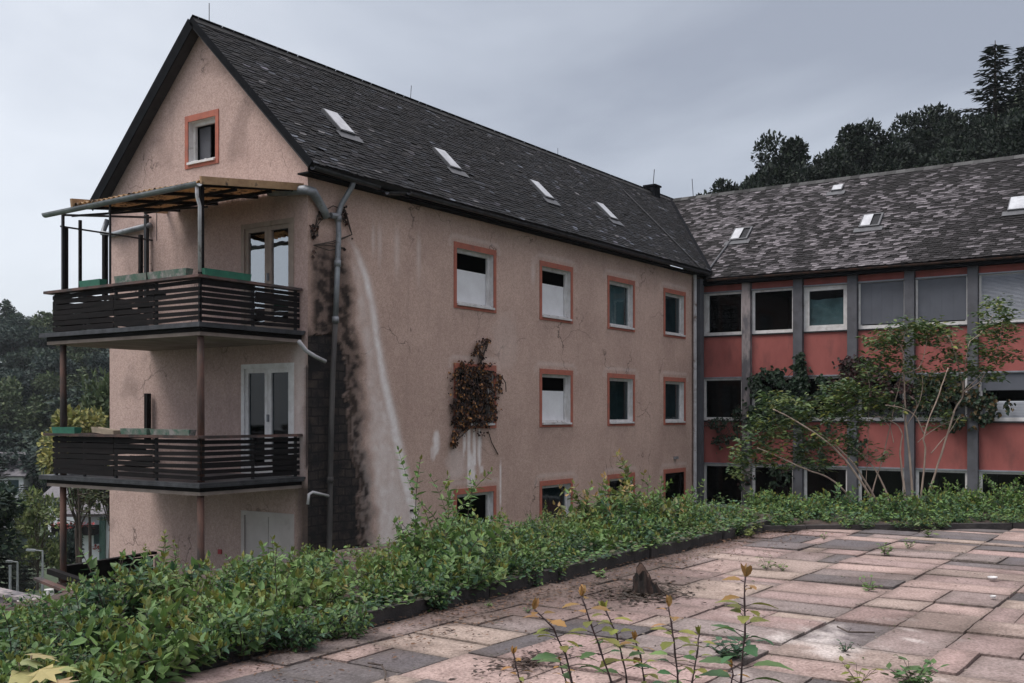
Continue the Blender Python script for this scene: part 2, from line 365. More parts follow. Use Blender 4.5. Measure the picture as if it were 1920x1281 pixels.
while y > PY0:
    sw = rp.choice((4, 4, 4, 3, 3, 2)); x = PX0-rp.uniform(0, .6)
    while x < PX0+NX*MOD:
        ln = rp.choice((2, 2, 2, 2, 3, 3, 1, 4))*MOD
        if sw >= 3 and rp.random() < .30:
            q = (sw//2 if rp.random() < .5 else sw-sw//2)*MOD; slab(x, y-q, x+ln, y); slab(x, y-sw*MOD, x+ln, y-q)
        elif sw == 4 and ln >= 3*MOD and rp.random() < .5:
            slab(x, y-sw*MOD, x+ln/2, y); slab(x+ln/2, y-sw*MOD, x+ln, y)
        else: slab(x, y-sw*MOD, x+ln, y)
        x += ln
    y -= sw*MOD
# narrow edge course beside the kerb
x = -1.0
while x < 13.0:
    w = rp.choice((.5, .75, 1.0)); slab(x, 4.72, x+w, 5.06); x += w
tag(t.build('paving', 'paver'), kind='structure')
# leaf litter and crumbs lying on the paving
t = MB(); rl = random.Random(3)
def bit(x, y, s, c, zz=.012):
    t.col = c; a = rl.uniform(0, 6.3)
    d = Vector((math.cos(a), math.sin(a), rl.uniform(-.1, .35)))
    t.leaf((x, y, zz), d, Vector((rl.uniform(-.5, .5), rl.uniform(-.5, .5), 1)), s, s*rl.uniform(.25, .6))
for _ in range(5200):
    x = rl.uniform(4.2, 13.4); y = KY-abs(rl.gauss(0, .42))
    if (Vector((x, y, 0))-FP).dot(FN) > 0: continue
    if rl.random() > .35+.65*sstep(-.15, .25, fbm(x*.9, y*1.8, 3)): continue
    bit(x, y, rl.uniform(.012, .045), rl.choice(((.10, .06, .045), (.06, .04, .035), (.16, .09, .06), (.20, .11, .07))))
for _ in range(1100):
    a = rl.uniform(0, 6.3); r = abs(rl.gauss(0, .26)); x, y = 7.95+math.cos(a)*r*1.5, 4.15+math.sin(a)*r
    bit(x, y, rl.uniform(.02, .07), rl.choice(((.07, .05, .04), (.04, .03, .025))))
for _ in range(3200):
    x = rl.uniform(2, 16); y = rl.uniform(-5, 5)
    if (Vector((x, y, 0))-FP).dot(FN) > 0: continue
    if rl.random() < .8:
        if rl.random() < .5: x = PX0+round((x-PX0)/(2*MOD))*2*MOD+rl.gauss(0, .01)
        else: y = PY0+round((y-PY0)/(2*MOD))*2*MOD+rl.gauss(0, .01)
    bit(x, y, rl.uniform(.01, .035), rl.choice(((.10, .065, .05), (.05, .035, .03), (.30, .25, .22), (.07, .09, .035))))
for _ in range(330):
    a = rl.uniform(0, 6.3); r = abs(rl.gauss(0, .22)); bit(5.35+math.cos(a)*r*1.6, 3.55+math.sin(a)*r*.9, rl.uniform(.02, .06), rl.choice(((.05, .035, .03), (.09, .06, .05))))
for _ in range(5200):
    x = rl.uniform(3, 15); y = rl.uniform(-4.5, 4.8)
    if (Vector((x, y, 0))-FP).dot(FN) > 0 or nz(x*.8, y*.8, 12) < .05: continue
    if rl.random() < .5: x = PX0+round((x-PX0)/(2*MOD))*2*MOD+rl.gauss(0, .012)
    else: y = PY0+round((y-PY0)/(2*MOD))*2*MOD+rl.gauss(0, .012)
    bit(x, y, rl.uniform(.008, .022), rl.choice(((.045, .055, .02), (.06, .075, .025), (.05, .04, .03))), .006)
tag(t.build('leaf_litter', 'dryleaf'), 'brown leaf litter and crumbs scattered over the paving and thickest along the kerb', 'leaf litter', kind='stuff')

# ================================================================== the abandoned house
YW, XG, XW = 14.21, 14.07, 31.60          # long wall, gable wall, facade of the side wing
YL, YM = 20.20, 17.17                     # far gable corner, ridge
GZ = -2.55; EAVE_Y, EAVE_Z = 13.88, 6.10; RIDGE_Z = 9.38
RS = (RIDGE_Z-EAVE_Z)/(YM-EAVE_Y)
XR = 35.2                                 # ridge of the wing
house = thing('abandoned_house', (XG, YW, GZ), 'long derelict house with pinkish stained plaster, steep slate gable roof and rotting balconies', 'house')

def grid_wall(name, mat, T, a0, a1, zlo, zhi, holes, paint=None, st=.12, parent=None, top=None, dense=None):
    """plaster wall with real openings: T(a, z, depth) -> world; paint(a, z) -> (dirt, chalk, bare, depth)"""
    def cuts(lo, hi, ed, st):
        s = sorted(set([lo, hi]+[e for e in ed if lo < e < hi])); o = []
        for p, q in zip(s, s[1:]):
            w = st
            if dense and p < dense: w = st*.45
            n_ = max(1, int((q-p)/w)); o += [lerp(p, q, i/n_) for i in range(n_)]
        return o+[hi]
    A = cuts(a0, a1, [h[0] for h in holes]+[h[1] for h in holes]+([dense] if dense else []), st); Z = cuts(zlo, zhi, [h[2] for h in holes]+[h[3] for h in holes], st*(.5 if dense else 1))
    m = MB(); cache = {}
    def vid(i, j):
        if (i, j) not in cache:
            a, z = A[i], Z[j]; 
            if top: z = min(z, top(a))
            c = paint(a, z) if paint else (0, 0, 0, 0)
            m.col = c[:3]; cache[(i, j)] = m.vert(T(a, z, c[3]+.006*fbm(a*2, z*2, 5)))
        return cache[(i, j)]
    for i in range(len(A)-1):
        for j in range(len(Z)-1):
            a, z = (A[i]+A[i+1])/2, (Z[j]+Z[j+1])/2
            if any(h[0] < a < h[1] and h[2] < z < h[3] for h in holes): continue
            if top and Z[j] > top(A[i])-1e-4 and Z[j] > top(A[i+1])-1e-4: continue
            m.face((vid(i, j), vid(i+1, j), vid(i+1, j+1), vid(i, j+1)))
    return m.build(name, mat, parent)

TL = lambda a, z, d: (a, YW+d, z)          # long wall: a = x, d = into the wall
TG = lambda a, z, d: (XG+d, -a, z)         # gable: a = -y
TWg = lambda a, z, d: (XW+d, -a, z)        # wing facade: a = -y

# --- window openings of the long wall (band outlines, metres)
WX = [(18.49, 20.09), (21.95, 23.52), (25.35, 26.93), (28.77, 30.29)]
ZR = [(3.855, 5.31), (1.20, 2.645), (-1.55, -.13)]
BS, BT, BB = .095, .125, .10
def opening(x0, x1, z0, z1): return (x0+BS, x1-BS, z0+BB, z1-BT)
wins = []
for r in range(3):
    for c in range(4): wins.append((r, c, WX[c][0], WX[c][1], ZR[r][0] if not (r == 2 and c == 3) else -2.5, ZR[r][1]))
holes = [opening(*w[2:]) for w in wins]

# stains of the long wall, given as outlines on the wall (x by height)
def LW(px, py): p = at_y(px, py, YW); return p.z, p.x
bare_r = sorted(LW(*q) for q in ((630, 600), (645, 660), (656, 720), (655, 780), (660, 830), (668, 880), (676, 930), (674, 975), (682, 1030), (690, 1060), (690, 1100)))
dark_r = sorted(LW(*q) for q in ((632, 385), (640, 430), (648, 520), (655, 600), (665, 680), (672, 760), (680, 880), (688, 960), (690, 1060)))
run_c = sorted(LW(*q) for q in ((652, 440), (672, 470), (690, 520), (702, 580), (712, 650), (724, 720), (738, 780), (752, 850), (768, 920), (785, 990), (800, 1040)))
def blob(px, py, rx, ry, a, z):
    zz, xx = LW(px, py); return max(0, 1-math.hypot((a-xx)/rx, (z-zz)/ry))
def paint_long(a, z):
    w1 = fbm(a*1.7, z*1.7, 1); w2 = fbm(a*5, z*5, 2)
    dirt_shade = chalk = bare = 0
    br = interp(bare_r, z)+.28*w1+.16*w2
    top_bare = 3.0+.9*nz(a*2.3, 3)
    if z < top_bare and a < br: bare = sstep(0, .05, br-a)
    dr = interp(dark_r, z)+.20+.3*w1
    if z < 5.0:
        dirt_shade = sstep(.15, -.30, a-dr)*sstep(5.1, 4.2, z)*(.72+.5*sstep(-.2, .3, w2))
        left = sstep(.25, .0, a-XG-.05*w2)
        dirt_shade *= 1-.75*left*sstep(2.6, 3.4, z)
    dirt_shade = max(dirt_shade, .95*sstep(.05, -.05, abs(a-br)-.10-.14*w2)*(1-bare)*sstep(3.2, 2.2, z))
    rc = interp(run_c, z)+.03*w1
    if z < 5.1:
        inside = sstep(dr-.05, dr+.25, a)*sstep(rc+.05, rc-.35, a)*sstep(5.1, 4.3, z)
        chalk = max(chalk, inside*(.40+.32*sstep(2.5, -1, z)+.40*w1+.35*w2))
        ln = math.exp(-((a-rc+.05)/(.10+.09*sstep(4, -1, z)))**2)
        if a > rc: ln *= sstep(.28, .02, a-rc)
        chalk = max(chalk, ln*sstep(5.1, 4.2, z)*(.95+.2*sstep(3.5, 0, z)+.2*w2))
        chalk = max(chalk, .75*sstep(.0, .12, a-br)*sstep(.55, .1, a-br-.1*w2)*sstep(2.5, .6, z)*(.6+.6*w1))
    # limewash runs under the overgrown window and other pale marks
    for px, py, rx, ry, f in ((879, 852, .085, 1.15, 1.2), (889, 850, .085, .9, 1.2), (899, 840, .08, .75, 1.1), (884, 880, .12, .6, 1), (870, 830, .07, .45, .9), (818, 830, .16, .30, .9), (812, 850, .12, .22, .7), (903, 880, .08, .12, .9), (938, 905, .035, .75, 1), (948, 640, .7, .9, .12), (856, 870, .5, .5, .35)):
        b = blob(px, py, rx, ry, a, z)
        if b > 0: chalk = max(chalk, f*sstep(.0, .45, b+.35*w2-.05)*.95)
    for px, w, l in ((712, .05, .8), (744, .07, 1.0), (785, .06, 1.1), (700, .04, .5), (1000, .05, .5)):
        xx = at_y(px, 420, YW).x; chalk = max(chalk, .4*math.exp(-((a-xx)/w)**2)*sstep(5.0-l, 5.0, z)*sstep(5.5, 5.0, z))
    # soot below the sills, grime beside the far corner
    for w in wins:
        if w[2]-.05 < a < w[3]+.05 and w[4]-.7 < z < w[4]+.05: dirt_shade = max(dirt_shade, .16*sstep(w[4]-.7, w[4], z)*(.6+w2))
    dirt_shade = max(dirt_shade, .85*sstep(30.72, 30.95, a+.1*w2))
    # faint chalk halo round window bands
    for w in wins:
        dx = max(w[2]-a, a-w[3], 0); dz = max(w[4]-z, z-w[5], 0); d = math.hypot(dx, dz)
        if 0 < d < .3 and z > w[5]-.1: chalk = max(chalk, .22*math.exp(-((d-.13)/.05)**2))
    chalk = max(0, min(1, chalk))*(1-bare); dirt_shade = max(0, min(1, dirt_shade))*(1-bare*.6)
    return (dirt_shade, chalk, bare, .035*bare)
long_wall = grid_wall('long_wall', 'stucco', TL, XG, XW, GZ-.3, 6.02, holes, paint_long, .12, house, dense=20.9)

def gable_top(a):
    y = -a; return EAVE_Z-.12+RS*((YM-abs(y-YM))-EAVE_Y)-.04
DY = (14.56, 16.00)
DZ = [(3.06, 5.19), (.37, 2.48), (-2.45, -.35)]
AW = (16.66, 17.68, 6.49, 7.56)
gholes = [(-DY[1], -DY[0], z0, z1) for z0, z1 in DZ]+[(-AW[1]+.09, -AW[0]-.07, AW[2]+.1, AW[3]-.12)]
def paint_gable(a, z):
    y = -a; w1 = fbm(y*1.7, z*1.7, 21); w2 = fbm(y*5, z*5, 22); dirt_shade = chalk = bare = 0
    e = y-YW
    if z < 5.2:
        dirt_shade = .55*sstep(.5, .05, e+.2*w1)*sstep(3.2, 1.0, z)*(.5+w2)
        chalk = .6*sstep(.02, .22, e+.15*w1)*sstep(.5, .2, e)*sstep(2.9, 2.6, z)*sstep(.2, .9, z+.5*w1)
        if z < .2: dirt_shade = max(dirt_shade, .85*sstep(.36, .15, e+.15*w1))
        if .5 < z < 2.4: bare = sstep(.08, .0, e+.18*w1-.02)
    if z < 3.0: dirt_shade = max(dirt_shade, .22*sstep(18.8, 17.6, y)*(.6+w1))  # shade below the upper balcony painted into the plaster colour
    dirt_shade = max(dirt_shade, .30*sstep(.40, .0, gable_top(a)-z)*(.4+w2))  # soft shade under the verge painted in, fading downwards
    if 4.2 < z < 4.4 : pass
    dirt_shade = max(dirt_shade, .3*sstep(.08, .3, fbm(y*.9, z*.9, 33)-.05))
    return (max(0, min(1, dirt_shade)), max(0, min(1, chalk)), bare, .02*bare)
grid_wall('gable_wall', 'gable', TG, -YL, -YW, GZ-.3, 9.3, gholes, paint_gable, .11, house, top=gable_top)
# plain walls round the back, floors and a dark inside
m = MB(); m.box((XG+.25, YL-.12, GZ), (38.6, YL, 6.0)); m.box((38.3, YW, GZ), (38.55, YL-.13, 6.0)); m.build('rear_wall', 'gable', house)
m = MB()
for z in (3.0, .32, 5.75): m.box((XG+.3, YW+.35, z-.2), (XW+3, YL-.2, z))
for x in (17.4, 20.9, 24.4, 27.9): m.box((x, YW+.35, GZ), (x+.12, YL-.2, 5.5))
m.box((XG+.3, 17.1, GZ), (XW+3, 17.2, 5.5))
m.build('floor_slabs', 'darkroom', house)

# --- windows
def quadframe(m, T, a0, a1, z0, z1, w, d0, d1, wb=None, wt=None):
    """rectangular ring of four butt-joined bars in wall coordinates"""
    wb = w if wb is None else wb; wt = w if wt is None else wt
    def bx(p, q, r, s):
        P = [T(a, z, d) for d in (d0, d1) for a, z in ((p, r), (q, r), (q, s), (p, s))]
        i = [m.vert(v) for v in P]
        for f in ((3, 2, 1, 0), (4, 5, 6, 7), (0, 1, 5, 4), (1, 2, 6, 5), (2, 3, 7, 6), (3, 0, 4, 7)): m.face([i[k] for k in f])
    bx(a0, a0+w, z0, z1); bx(a1-w, a1, z0, z1); bx(a0+w, a1-w, z0, z0+wb); bx(a0+w, a1-w, z1-wt, z1)
def tbox(m, T, a0, a1, z0, z1, d0, d1, j=0):
    i = [m.vert(T(a+random.uniform(-j, j), z+random.uniform(-j, j), d)) for d in (d0, d1) for a, z in ((a0, z0), (a1, z0), (a1, z1), (a0, z1))]
    for f in ((3, 2, 1, 0), (4, 5, 6, 7), (0, 1, 5, 4), (1, 2, 6, 5), (2, 3, 7, 6), (3, 0, 4, 7)): m.face([i[k] for k in f])
def ragged(m, T, a0, a1, z0, z1, d, rl, n=14, wave=.03, top=0):
    """a sheet hanging behind the glass, with folds"""
    cols = []
    for i in range(n+1):
        a = lerp(a0, a1, i/n); row = []
        for j in range(7):
            z = lerp(z0, z1, j/6)
            if j == 6: z += rl.uniform(-top, top)
            row.append(m.vert(T(a, z, d+wave*nz(a*5, z*1.5, d*9))))
        cols.append(row)
    for a, b in zip(cols, cols[1:]):
        for j in range(6): m.face((a[j], b[j], b[j+1], a[j+1]))
rw = random.Random(5)
def plaster_window(T, a0, a1, z0, z1, kind, parent):
    o = MB(); oa0, oa1, oz0, oz1 = a0+BS, a1-BS, z0+BB, z1-BT
    quadframe(o, T, oa0, oa1, oz0, oz1, .075, .11, .17)
    if kind in ('glass', 'sheet', 'dim'): tbox(o, T, lerp(oa0, oa1, .5)-.001, lerp(oa0, oa1, .5)+.001, oz0+.08, oz0+.09, .12, .13)
    win = o.build('window', 'white', parent)
    s = MB(); quadframe(s, T, a0, a1, z0, z1, BS, -.018, .004, BB, BT); s.build('surround', 'orange', win)
    rv = MB()     # painted reveal between wall face and frame
    e = .004
    for (p, q, r, u) in ((oa0-.02, oa0+e, oz0, oz1), (oa1-e, oa1+.02, oz0, oz1), (oa0+e, oa1-e, oz1-e, oz1+.02)):
        tbox(rv, T, p, q, r, u, .006, .11)
    rv.build('reveal', 'white', win)
    sl = MB(); tbox(sl, T, oa0+.006, oa1-.006, oz0-.035, oz0+.012, -.055, .108, .004)
    for _ in range(7):
        a = rw.uniform(oa0, oa1-.2); tbox(sl, T, a, a+rw.uniform(.05, .2), oz0+.012, oz0+rw.uniform(.02, .045), rw.uniform(-.02, .03), .08, .006)
    sl.build('sill', 'white', win)
    ia0, ia1, iz0, iz1 = oa0+.075, oa1-.075, oz0+.075, oz1-.075
    def pane(mat):
        g_ = MB(); g_.poly([T(ia0, iz0, .14), T(ia1, iz0, .14), T(ia1, iz1, .14), T(ia0, iz1, .14)]); g_.build('pane', mat, win)
    if kind == 'board':
        b = MB(); h = iz0+(iz1-iz0)*rw.uniform(.66, .71); tbox(b, T, ia0-.01, ia1+.03-.04*rw.random(), iz0-.01, h, .175, .19, .004); b.build('board', 'whiteboard', win)
        c = MB(); tbox(c, T, ia1+.035, ia1+.075, iz0, h+.05, .172, .20); c.build('casement_edge', 'darkwood', win)
    elif kind == 'sheet':
        b = MB(); ragged(b, T, ia0, ia1, iz0, iz1, .22, rw, wave=.06); b.build('hanging_sheet', 'curtain', win); pane('glass')
    elif kind == 'glass':
        b = MB(); ragged(b, T, ia0-.1, ia1+.25, iz0-.05, iz1+.05, .26, rw, wave=.07); b.build('hanging_sheet', 'curtain', win); pane('darkglass')
    elif kind == 'open': pass
    else: pane('darkglass')
    return win
kinds = {(0, 0): 'board', (0, 1): 'board', (0, 2): 'sheet', (0, 3): 'glass', (1, 0): 'open', (1, 1): 'board', (1, 2): 'glass', (1, 3): 'glass', (2, 0): 'open', (2, 1): 'glass', (2, 2): 'dim'}
for r, c, x0, x1, z0, z1 in wins:
    if (r, c) == (2, 3): continue
    plaster_window(TL, x0, x1, z0, z1, kinds[(r, c)], house)
# side door at the far end
r, c, x0, x1, z0, z1 = wins[-1]
o = MB(); quadframe(o, TL, x0+BS, x1-BS, z0+BB, z1-BT, .07, .11, .17)
tbox(o, TL, x0+BS+.08, x1-BS-.08, z0+.2, z0+1.0, .125, .155); d = o.build('side_door', 'darkwood', house)
s = MB(); quadframe(s, TL, x0, x1, z0, z1, BS, -.018, .004, BB, BT); s.build('surround', 'orange', d)
p = MB(); tbox(p, TL, 29.45, 29.6, .16, .24, -.1, .0); p.build('wall_light', 'zinc', house)
# attic window
win = plaster_window(TG, -AW[1], -AW[0], AW[2], AW[3], 'open', house)
b = MB(); tbox(b, TG, -AW[1]+.17, -AW[1]+.5, AW[2]+.18, AW[3]-.22, .22, .24); b.build('board', 'grey', win)

# --- balcony doors
def double_door(z0, z1, kind):
    a0, a1 = -DY[1], -DY[0]; fm = 'oldframe' if kind == 2 else 'white'
    o = MB(); quadframe(o, TG, a0, a1, z0, z1, .085, -.02, .10, .06, .09); mid = (a0+a1)/2
    if kind == 0:
        d = o.build('ground_door', 'whitedoor', house)
        for p, q in ((a0+.085, mid-.008), (mid+.008, a1-.085)):
            b = MB(); tbox(b, TG, p, q, z0+.06, z1-.09, .02, .06); b.build('door_leaf', 'whitedoor', d)
        return
    d = o.build('balcony_door', fm, house)
    for p, q in ((a0+.085, mid-.004), (mid+.004, a1-.085)):
        b = MB(); quadframe(b, TG, p, q, z0+.06, z1-.09, .085, .01, .075, .14, .085); lf = b.build('door_leaf', fm, d)
        g_ = MB(); p0, p1, q0, q1 = p+.08, q-.08, z0+.19, z1-.17
        g_.poly([TG(p0, q0, .045), TG(p1, q0, .045), TG(p1, q1, .045), TG(p0, q1, .045)]); g_.build('pane', 'doorglass' if kind == 2 else 'darkglass', lf)
    h = MB(); tbox(h, TG, mid+.012, mid+.035, z0+1.0, z0+1.14, -.04, .01); h.build('handle', 'zinc', d)
double_door(DZ[0][0], DZ[0][1], 2); double_door(DZ[1][0], DZ[1][1], 1); double_door(DZ[2][0], DZ[2][1], 0)
m = MB(); m.bar((XG-.03, 16.62, -1.2), (XG+.01, 16.62, -1.2), .09, .09); m.build('red_wall_box', 'reds', house)

# --- roof: boarded deck, verge boards, slates laid one by one
def roof_patch(m, o, du, dv, inside, nu, nv, lw, lh, tone, rr, slate=MAT, edge=.0):
    """slates on the plane o + u*du + v*dv (unit vectors, v up the slope)"""
    nrm = du.cross(dv).normalized()
    if nrm.z < 0: nrm = -nrm
    for j in range(nv):
        v0 = j*lh; off = (j % 2)*.5*lw+rr.uniform(-.03, .03)
        for i in range(-1, nu+1):
            u0 = i*lw+off+rr.uniform(-.008, .008); uc = u0+lw/2; cutl = max(0, -.02-u0)
            if not inside(uc, v0+lh*.5): continue
            if rr.random() < .004: continue
            u0 += cutl; p = o+du*u0+dv*v0
            l1 = lw*.985-cutl;
            if l1 < .04: continue
            h1 = lh*1.45; th = .010; lift = .016+rr.uniform(0, .012)
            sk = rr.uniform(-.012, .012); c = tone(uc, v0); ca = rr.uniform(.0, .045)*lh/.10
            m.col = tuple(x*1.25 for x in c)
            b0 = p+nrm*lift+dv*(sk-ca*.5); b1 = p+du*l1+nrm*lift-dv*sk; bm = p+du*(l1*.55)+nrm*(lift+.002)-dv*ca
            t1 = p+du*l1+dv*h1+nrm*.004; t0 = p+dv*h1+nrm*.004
            q = [m.vert(x) for x in (b0, bm, b1)]; m.col = tuple(x*.22+.003 for x in c); q += [m.vert(x) for x in (t1, t0)]  # lapping shade painted dark into the upper corners, lower edge weathered paler
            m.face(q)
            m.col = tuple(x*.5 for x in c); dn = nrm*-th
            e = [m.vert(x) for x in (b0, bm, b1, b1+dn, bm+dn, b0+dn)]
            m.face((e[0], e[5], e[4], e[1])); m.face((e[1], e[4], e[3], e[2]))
ra = random.Random(21)
def tone_house(u, v):
    n1 = fbm(u*.45, v*.5, 3); n2 = nz(u*3, v*5, 8)
    b = .012*(1+.35*n1)
    light = sstep(.12, .5, n2*.8+n1*.55+.12*ra.random()-.08)
    # rain tracks below each rooflight and old repair stripes
    for uc, w in ((12.2, .28), (9.6, .30), (13.5, .22)):
        light = max(light, .75*sstep(w, .02, abs(u-uc+.05*v))*ra.random()*sstep(4.4, 3.2, v))
    for uc, vc in ((3.0, 1.1), (6.3, 1.2), (10.6, 1.25), (14.2, 1.25)):
        light = max(light, .7*sstep(.5, .1, abs(u-uc-.1))*ra.random()*sstep(vc+.2, vc-.2, v))
    light = max(light, .6*sstep(.45, .0, v)*ra.random()*sstep(-.1, .3, n1))
    light = max(light, .9*sstep(1.4, .2, v)*sstep(2.4, .4, u)*ra.random())
    c = lerp(b, .17, max(.14, light)*ra.random()) if ra.random() < .30+.5*light else b; c *= ra.uniform(.65, 1.35)
    w = ra.random()
    return (c*(1.0 if w < .5 else .88), c*.97, c*(1.16 if w > .3 else 1.0))
SL = math.hypot(YM-EAVE_Y, RIDGE_Z-EAVE_Z)
XE = XG-.26                      # verge overhang
dv = Vector((0, YM-EAVE_Y, RIDGE_Z-EAVE_Z)).normalized(); du = Vector((1, 0, 0))
WE_X, WE_Z = 31.28, 5.86         # wing eave
WR_Z = 9.33
deck = MB()
def deckbox(pts, th, m=deck):
    n = (Vector(pts[1])-Vector(pts[0])).cross(Vector(pts[3])-Vector(pts[0])).normalized()
    if n.z < 0: n = -n
    a = [m.vert(p) for p in pts]; b = [m.vert(tuple(Vector(p)-n*th)) for p in pts]
    m.face(a); m.face(b[::-1])
    for i in range(len(pts)): m.face((a[i], b[i], b[(i+1) % len(pts)], a[(i+1) % len(pts)]))
YV = 2*YM-EAVE_Y
deckbox([(XE, EAVE_Y, EAVE_Z-.02), (31.6, EAVE_Y, EAVE_Z-.02), (XR+.1, YM, RIDGE_Z-.02), (XE, YM, RIDGE_Z-.02)], .11)
deckbox([(XE, YM+.003, RIDGE_Z-.02), (38.8, YM+.003, RIDGE_Z-.02), (38.8, YV, EAVE_Z-.02), (XE, YV, EAVE_Z-.02)], .11)
roof = deck.build('roof', 'slateplain', house)
m = MB()
def in_house(u, v):
    x = XE+u
    return u > -.3 and x < WE_X+(XR-WE_X)*(v/SL)+.25
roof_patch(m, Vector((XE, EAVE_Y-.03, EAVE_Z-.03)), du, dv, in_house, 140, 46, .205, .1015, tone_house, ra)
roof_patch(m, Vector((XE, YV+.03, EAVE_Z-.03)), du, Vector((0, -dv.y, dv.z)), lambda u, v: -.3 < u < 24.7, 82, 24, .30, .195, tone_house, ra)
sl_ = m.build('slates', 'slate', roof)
m = MB()     # verge boards, both sides of the gable, and ridge slates
for s_ in (-1, 1):
    ye = EAVE_Y if s_ < 0 else YV
    p = Vector((XE-.012, ye+s_*.03, EAVE_Z-(.11 if s_ > 0 else .055))); q = Vector((XE-.012, YM, RIDGE_Z-(.08 if s_ > 0 else .05)))
    m.bar(p, q, .02, .24 if s_ > 0 else .13, up=(0, s_*dv.z, dv.y))
m.build('verge_board', 'verge', roof)
m = MB(); x = XE
while x < XR:
    for s_ in (-1, 1):
        p = [(x, YM, RIDGE_Z+.045), (x+.34, YM, RIDGE_Z+.05), (x+.34, YM+s_*.15, RIDGE_Z-.10), (x, YM+s_*.15, RIDGE_Z-.105)]
        m.col = (.05*ra.uniform(.6, 1.2),)*3; m.poly(p)
    x += .30
m.build('ridge_slates', 'slate', roof)
# soffit and gutter along the long eave (a length is missing above the stained corner)
m = MB(); m.box((XE+.02, EAVE_Y+.06, EAVE_Z-.20), (31.5, YW+.02, EAVE_Z-.17)); m.build('soffit', 'verge', house)
def gutter(m, p, q, r, n=7):
    p = Vector(p); q = Vector(q); d = (q-p).normalized(); sd = d.cross(Vector((0, 0, 1))).normalized()
    prof = [(math.cos(math.pi+math.pi*i/n)*r, math.sin(math.pi+math.pi*i/n)*r) for i in range(n+1)]
    prof += [(x*.86, y*.86) for x, y in prof[::-1]]
    A = [m.vert(tuple(p+sd*x+Vector((0, 0, y)))) for x, y in prof]; B = [m.vert(tuple(q+sd*x+Vector((0, 0, y)))) for x, y in prof]
    for i in range(len(prof)): k_ = (i+1) % len(prof); m.face((A[i], A[k_], B[k_], B[i]))
    m.face(A[::-1]); m.face(B)
m = MB(); GY = EAVE_Y-.055
gutter(m, (XE, GY, EAVE_Z-.10), (15.6, GY, EAVE_Z-.15), .065); gutter(m, (15.85, GY, EAVE_Z-.21), (16.35, GY, EAVE_Z-.13), .065); gutter(m, (16.5, GY, EAVE_Z-.10), (31.2, GY, EAVE_Z-.12), .065)
m.build('gutter', 'drip', house)
# valley lead
m = MB()
a, b = Vector((WE_X, EAVE_Y, EAVE_Z+.01)), Vector((XR, YM, RIDGE_Z+.02))
m.bar(a, b, .22, .02); m.build('valley_lead', 'verge', roof)
# lightning wire running down the slates
m = MB(); w0 = at_plane(1168, 356, Vector((XE, EAVE_Y, EAVE_Z+.06)), Vector((0, -dv.z, dv.y))); w1 = at_plane(1312, 500, Vector((XE, EAVE_Y, EAVE_Z+.06)), Vector((0, -dv.z, dv.y)))
m.tube([w0, (w0+w1)/2, w1], .02, 6); m.build('lightning_wire', 'darksteel', roof)
# rooflights
def rooflight(px, py, pl_p, nrm, ux, vy, w, h, kind, parent):
    c = at_plane(px, py, pl_p, nrm)
    T = lambda a, z, d: tuple(c+ux*a+vy*z+nrm*(.06-d))
    o = MB(); quadframe(o, T, -w/2, w/2, -h/2, h/2, .055, -.02, .14)
    f = o.build('rooflight', 'lead' if kind != 'open' else 'darksteel', parent)
    g_ = MB(); tbox(g_, T, -w/2+.03, w/2-.03, -h/2+.03, h/2-.03, -.028, -.022)
    if kind == 'frost': g_.build('pane', 'skyl', f)
    elif kind == 'half':
        g_ = MB(); tbox(g_, T, -w/2+.05, .02, -h/2+.05, h/2-.05, -.028, -.022); g_.build('pane', 'skyl', f)
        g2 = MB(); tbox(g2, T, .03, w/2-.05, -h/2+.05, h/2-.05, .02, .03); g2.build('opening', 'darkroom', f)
    a = MB(); tbox(a, T, -w/2-.12, w/2+.12, -h/2-.22, -h/2-.005, .018, .028); a.build('flashing', 'lead', f)
    return f
HP = Vector((XE, EAVE_Y, EAVE_Z)); HN = Vector((0, -dv.z, dv.y))
for px, py in ((632, 233), (836, 302), (1013, 359), (1135, 399)): rooflight(px, py, HP, HN, du, dv, .44, .74, 'frost', roof)
# chimney and rods
m = MB(); m.box((33.62, 16.95, 8.7), (34.05, 17.35, 9.56), .01); m.box((33.58, 16.91, 9.56), (34.09, 17.39, 9.62)); m.build('chimney', 'verge', house)
m = MB(); m.tube([(14.25, YM, 9.3), (14.25, YM, 9.82)], .008, 5); m.tube([(20.55, YM, 9.3), (20.6, YM, 9.78)], .008, 5); m.tube([(27.55, YM, 9.3), (27.55, YM, 9.65)], .008, 5); m.tube([(33.8, 17.1, 9.6), (33.9, 17.1, 10.2)], .014, 5); m.build('lightning_rods', 'darksteel', house)

# --- drainpipes
def P(px, py, y=YW-.10): return at_y(px, py, y)
LOWP = [P(629, 600), P(624, 700), P(620, 850), P(617, 1060), P(616, 1105)]
m = MB(); m.tube(LOWP, .050, 10); c = P(619, 900); m.tube([c-Vector((0, 0, .06)), c+Vector((0, 0, .06))], .062, 10); m.build('drainpipe', 'dirtypipe', house, smooth=True)
m = MB(); m.tube([P(664, 338, EAVE_Y-.02), P(660, 350, EAVE_Y+.02), P(640, 384), P(634, 404), P(635, 440), P(632, 520), P(629, 604)], .053, 10)
for py, px in ((410, 634), (494, 633), (600, 629)): c = P(px, py); m.tube([c-Vector((0, 0, .06)), c+Vector((0, 0, .06))], .066, 10)
m.build('drainpipe', 'zinc', house, smooth=True)
m = MB(); m.tube([at_x(505, 361, XG-.09), at_x(545, 358, XG-.10), at_x(573, 356, XG-.13), (XG-.02, YW-.16, 5.60), P(596, 375), P(606, 392), P(613, 408)], [.075, .085, .09, .09, .085, .08, .075], 10); m.build('canopy_pipe', 'zinc', house, smooth=True)
m = MB(); m.tube([P(620, 404), P(634, 406)], .06, 8); m.build('pipe_stub', 'zinc', house)
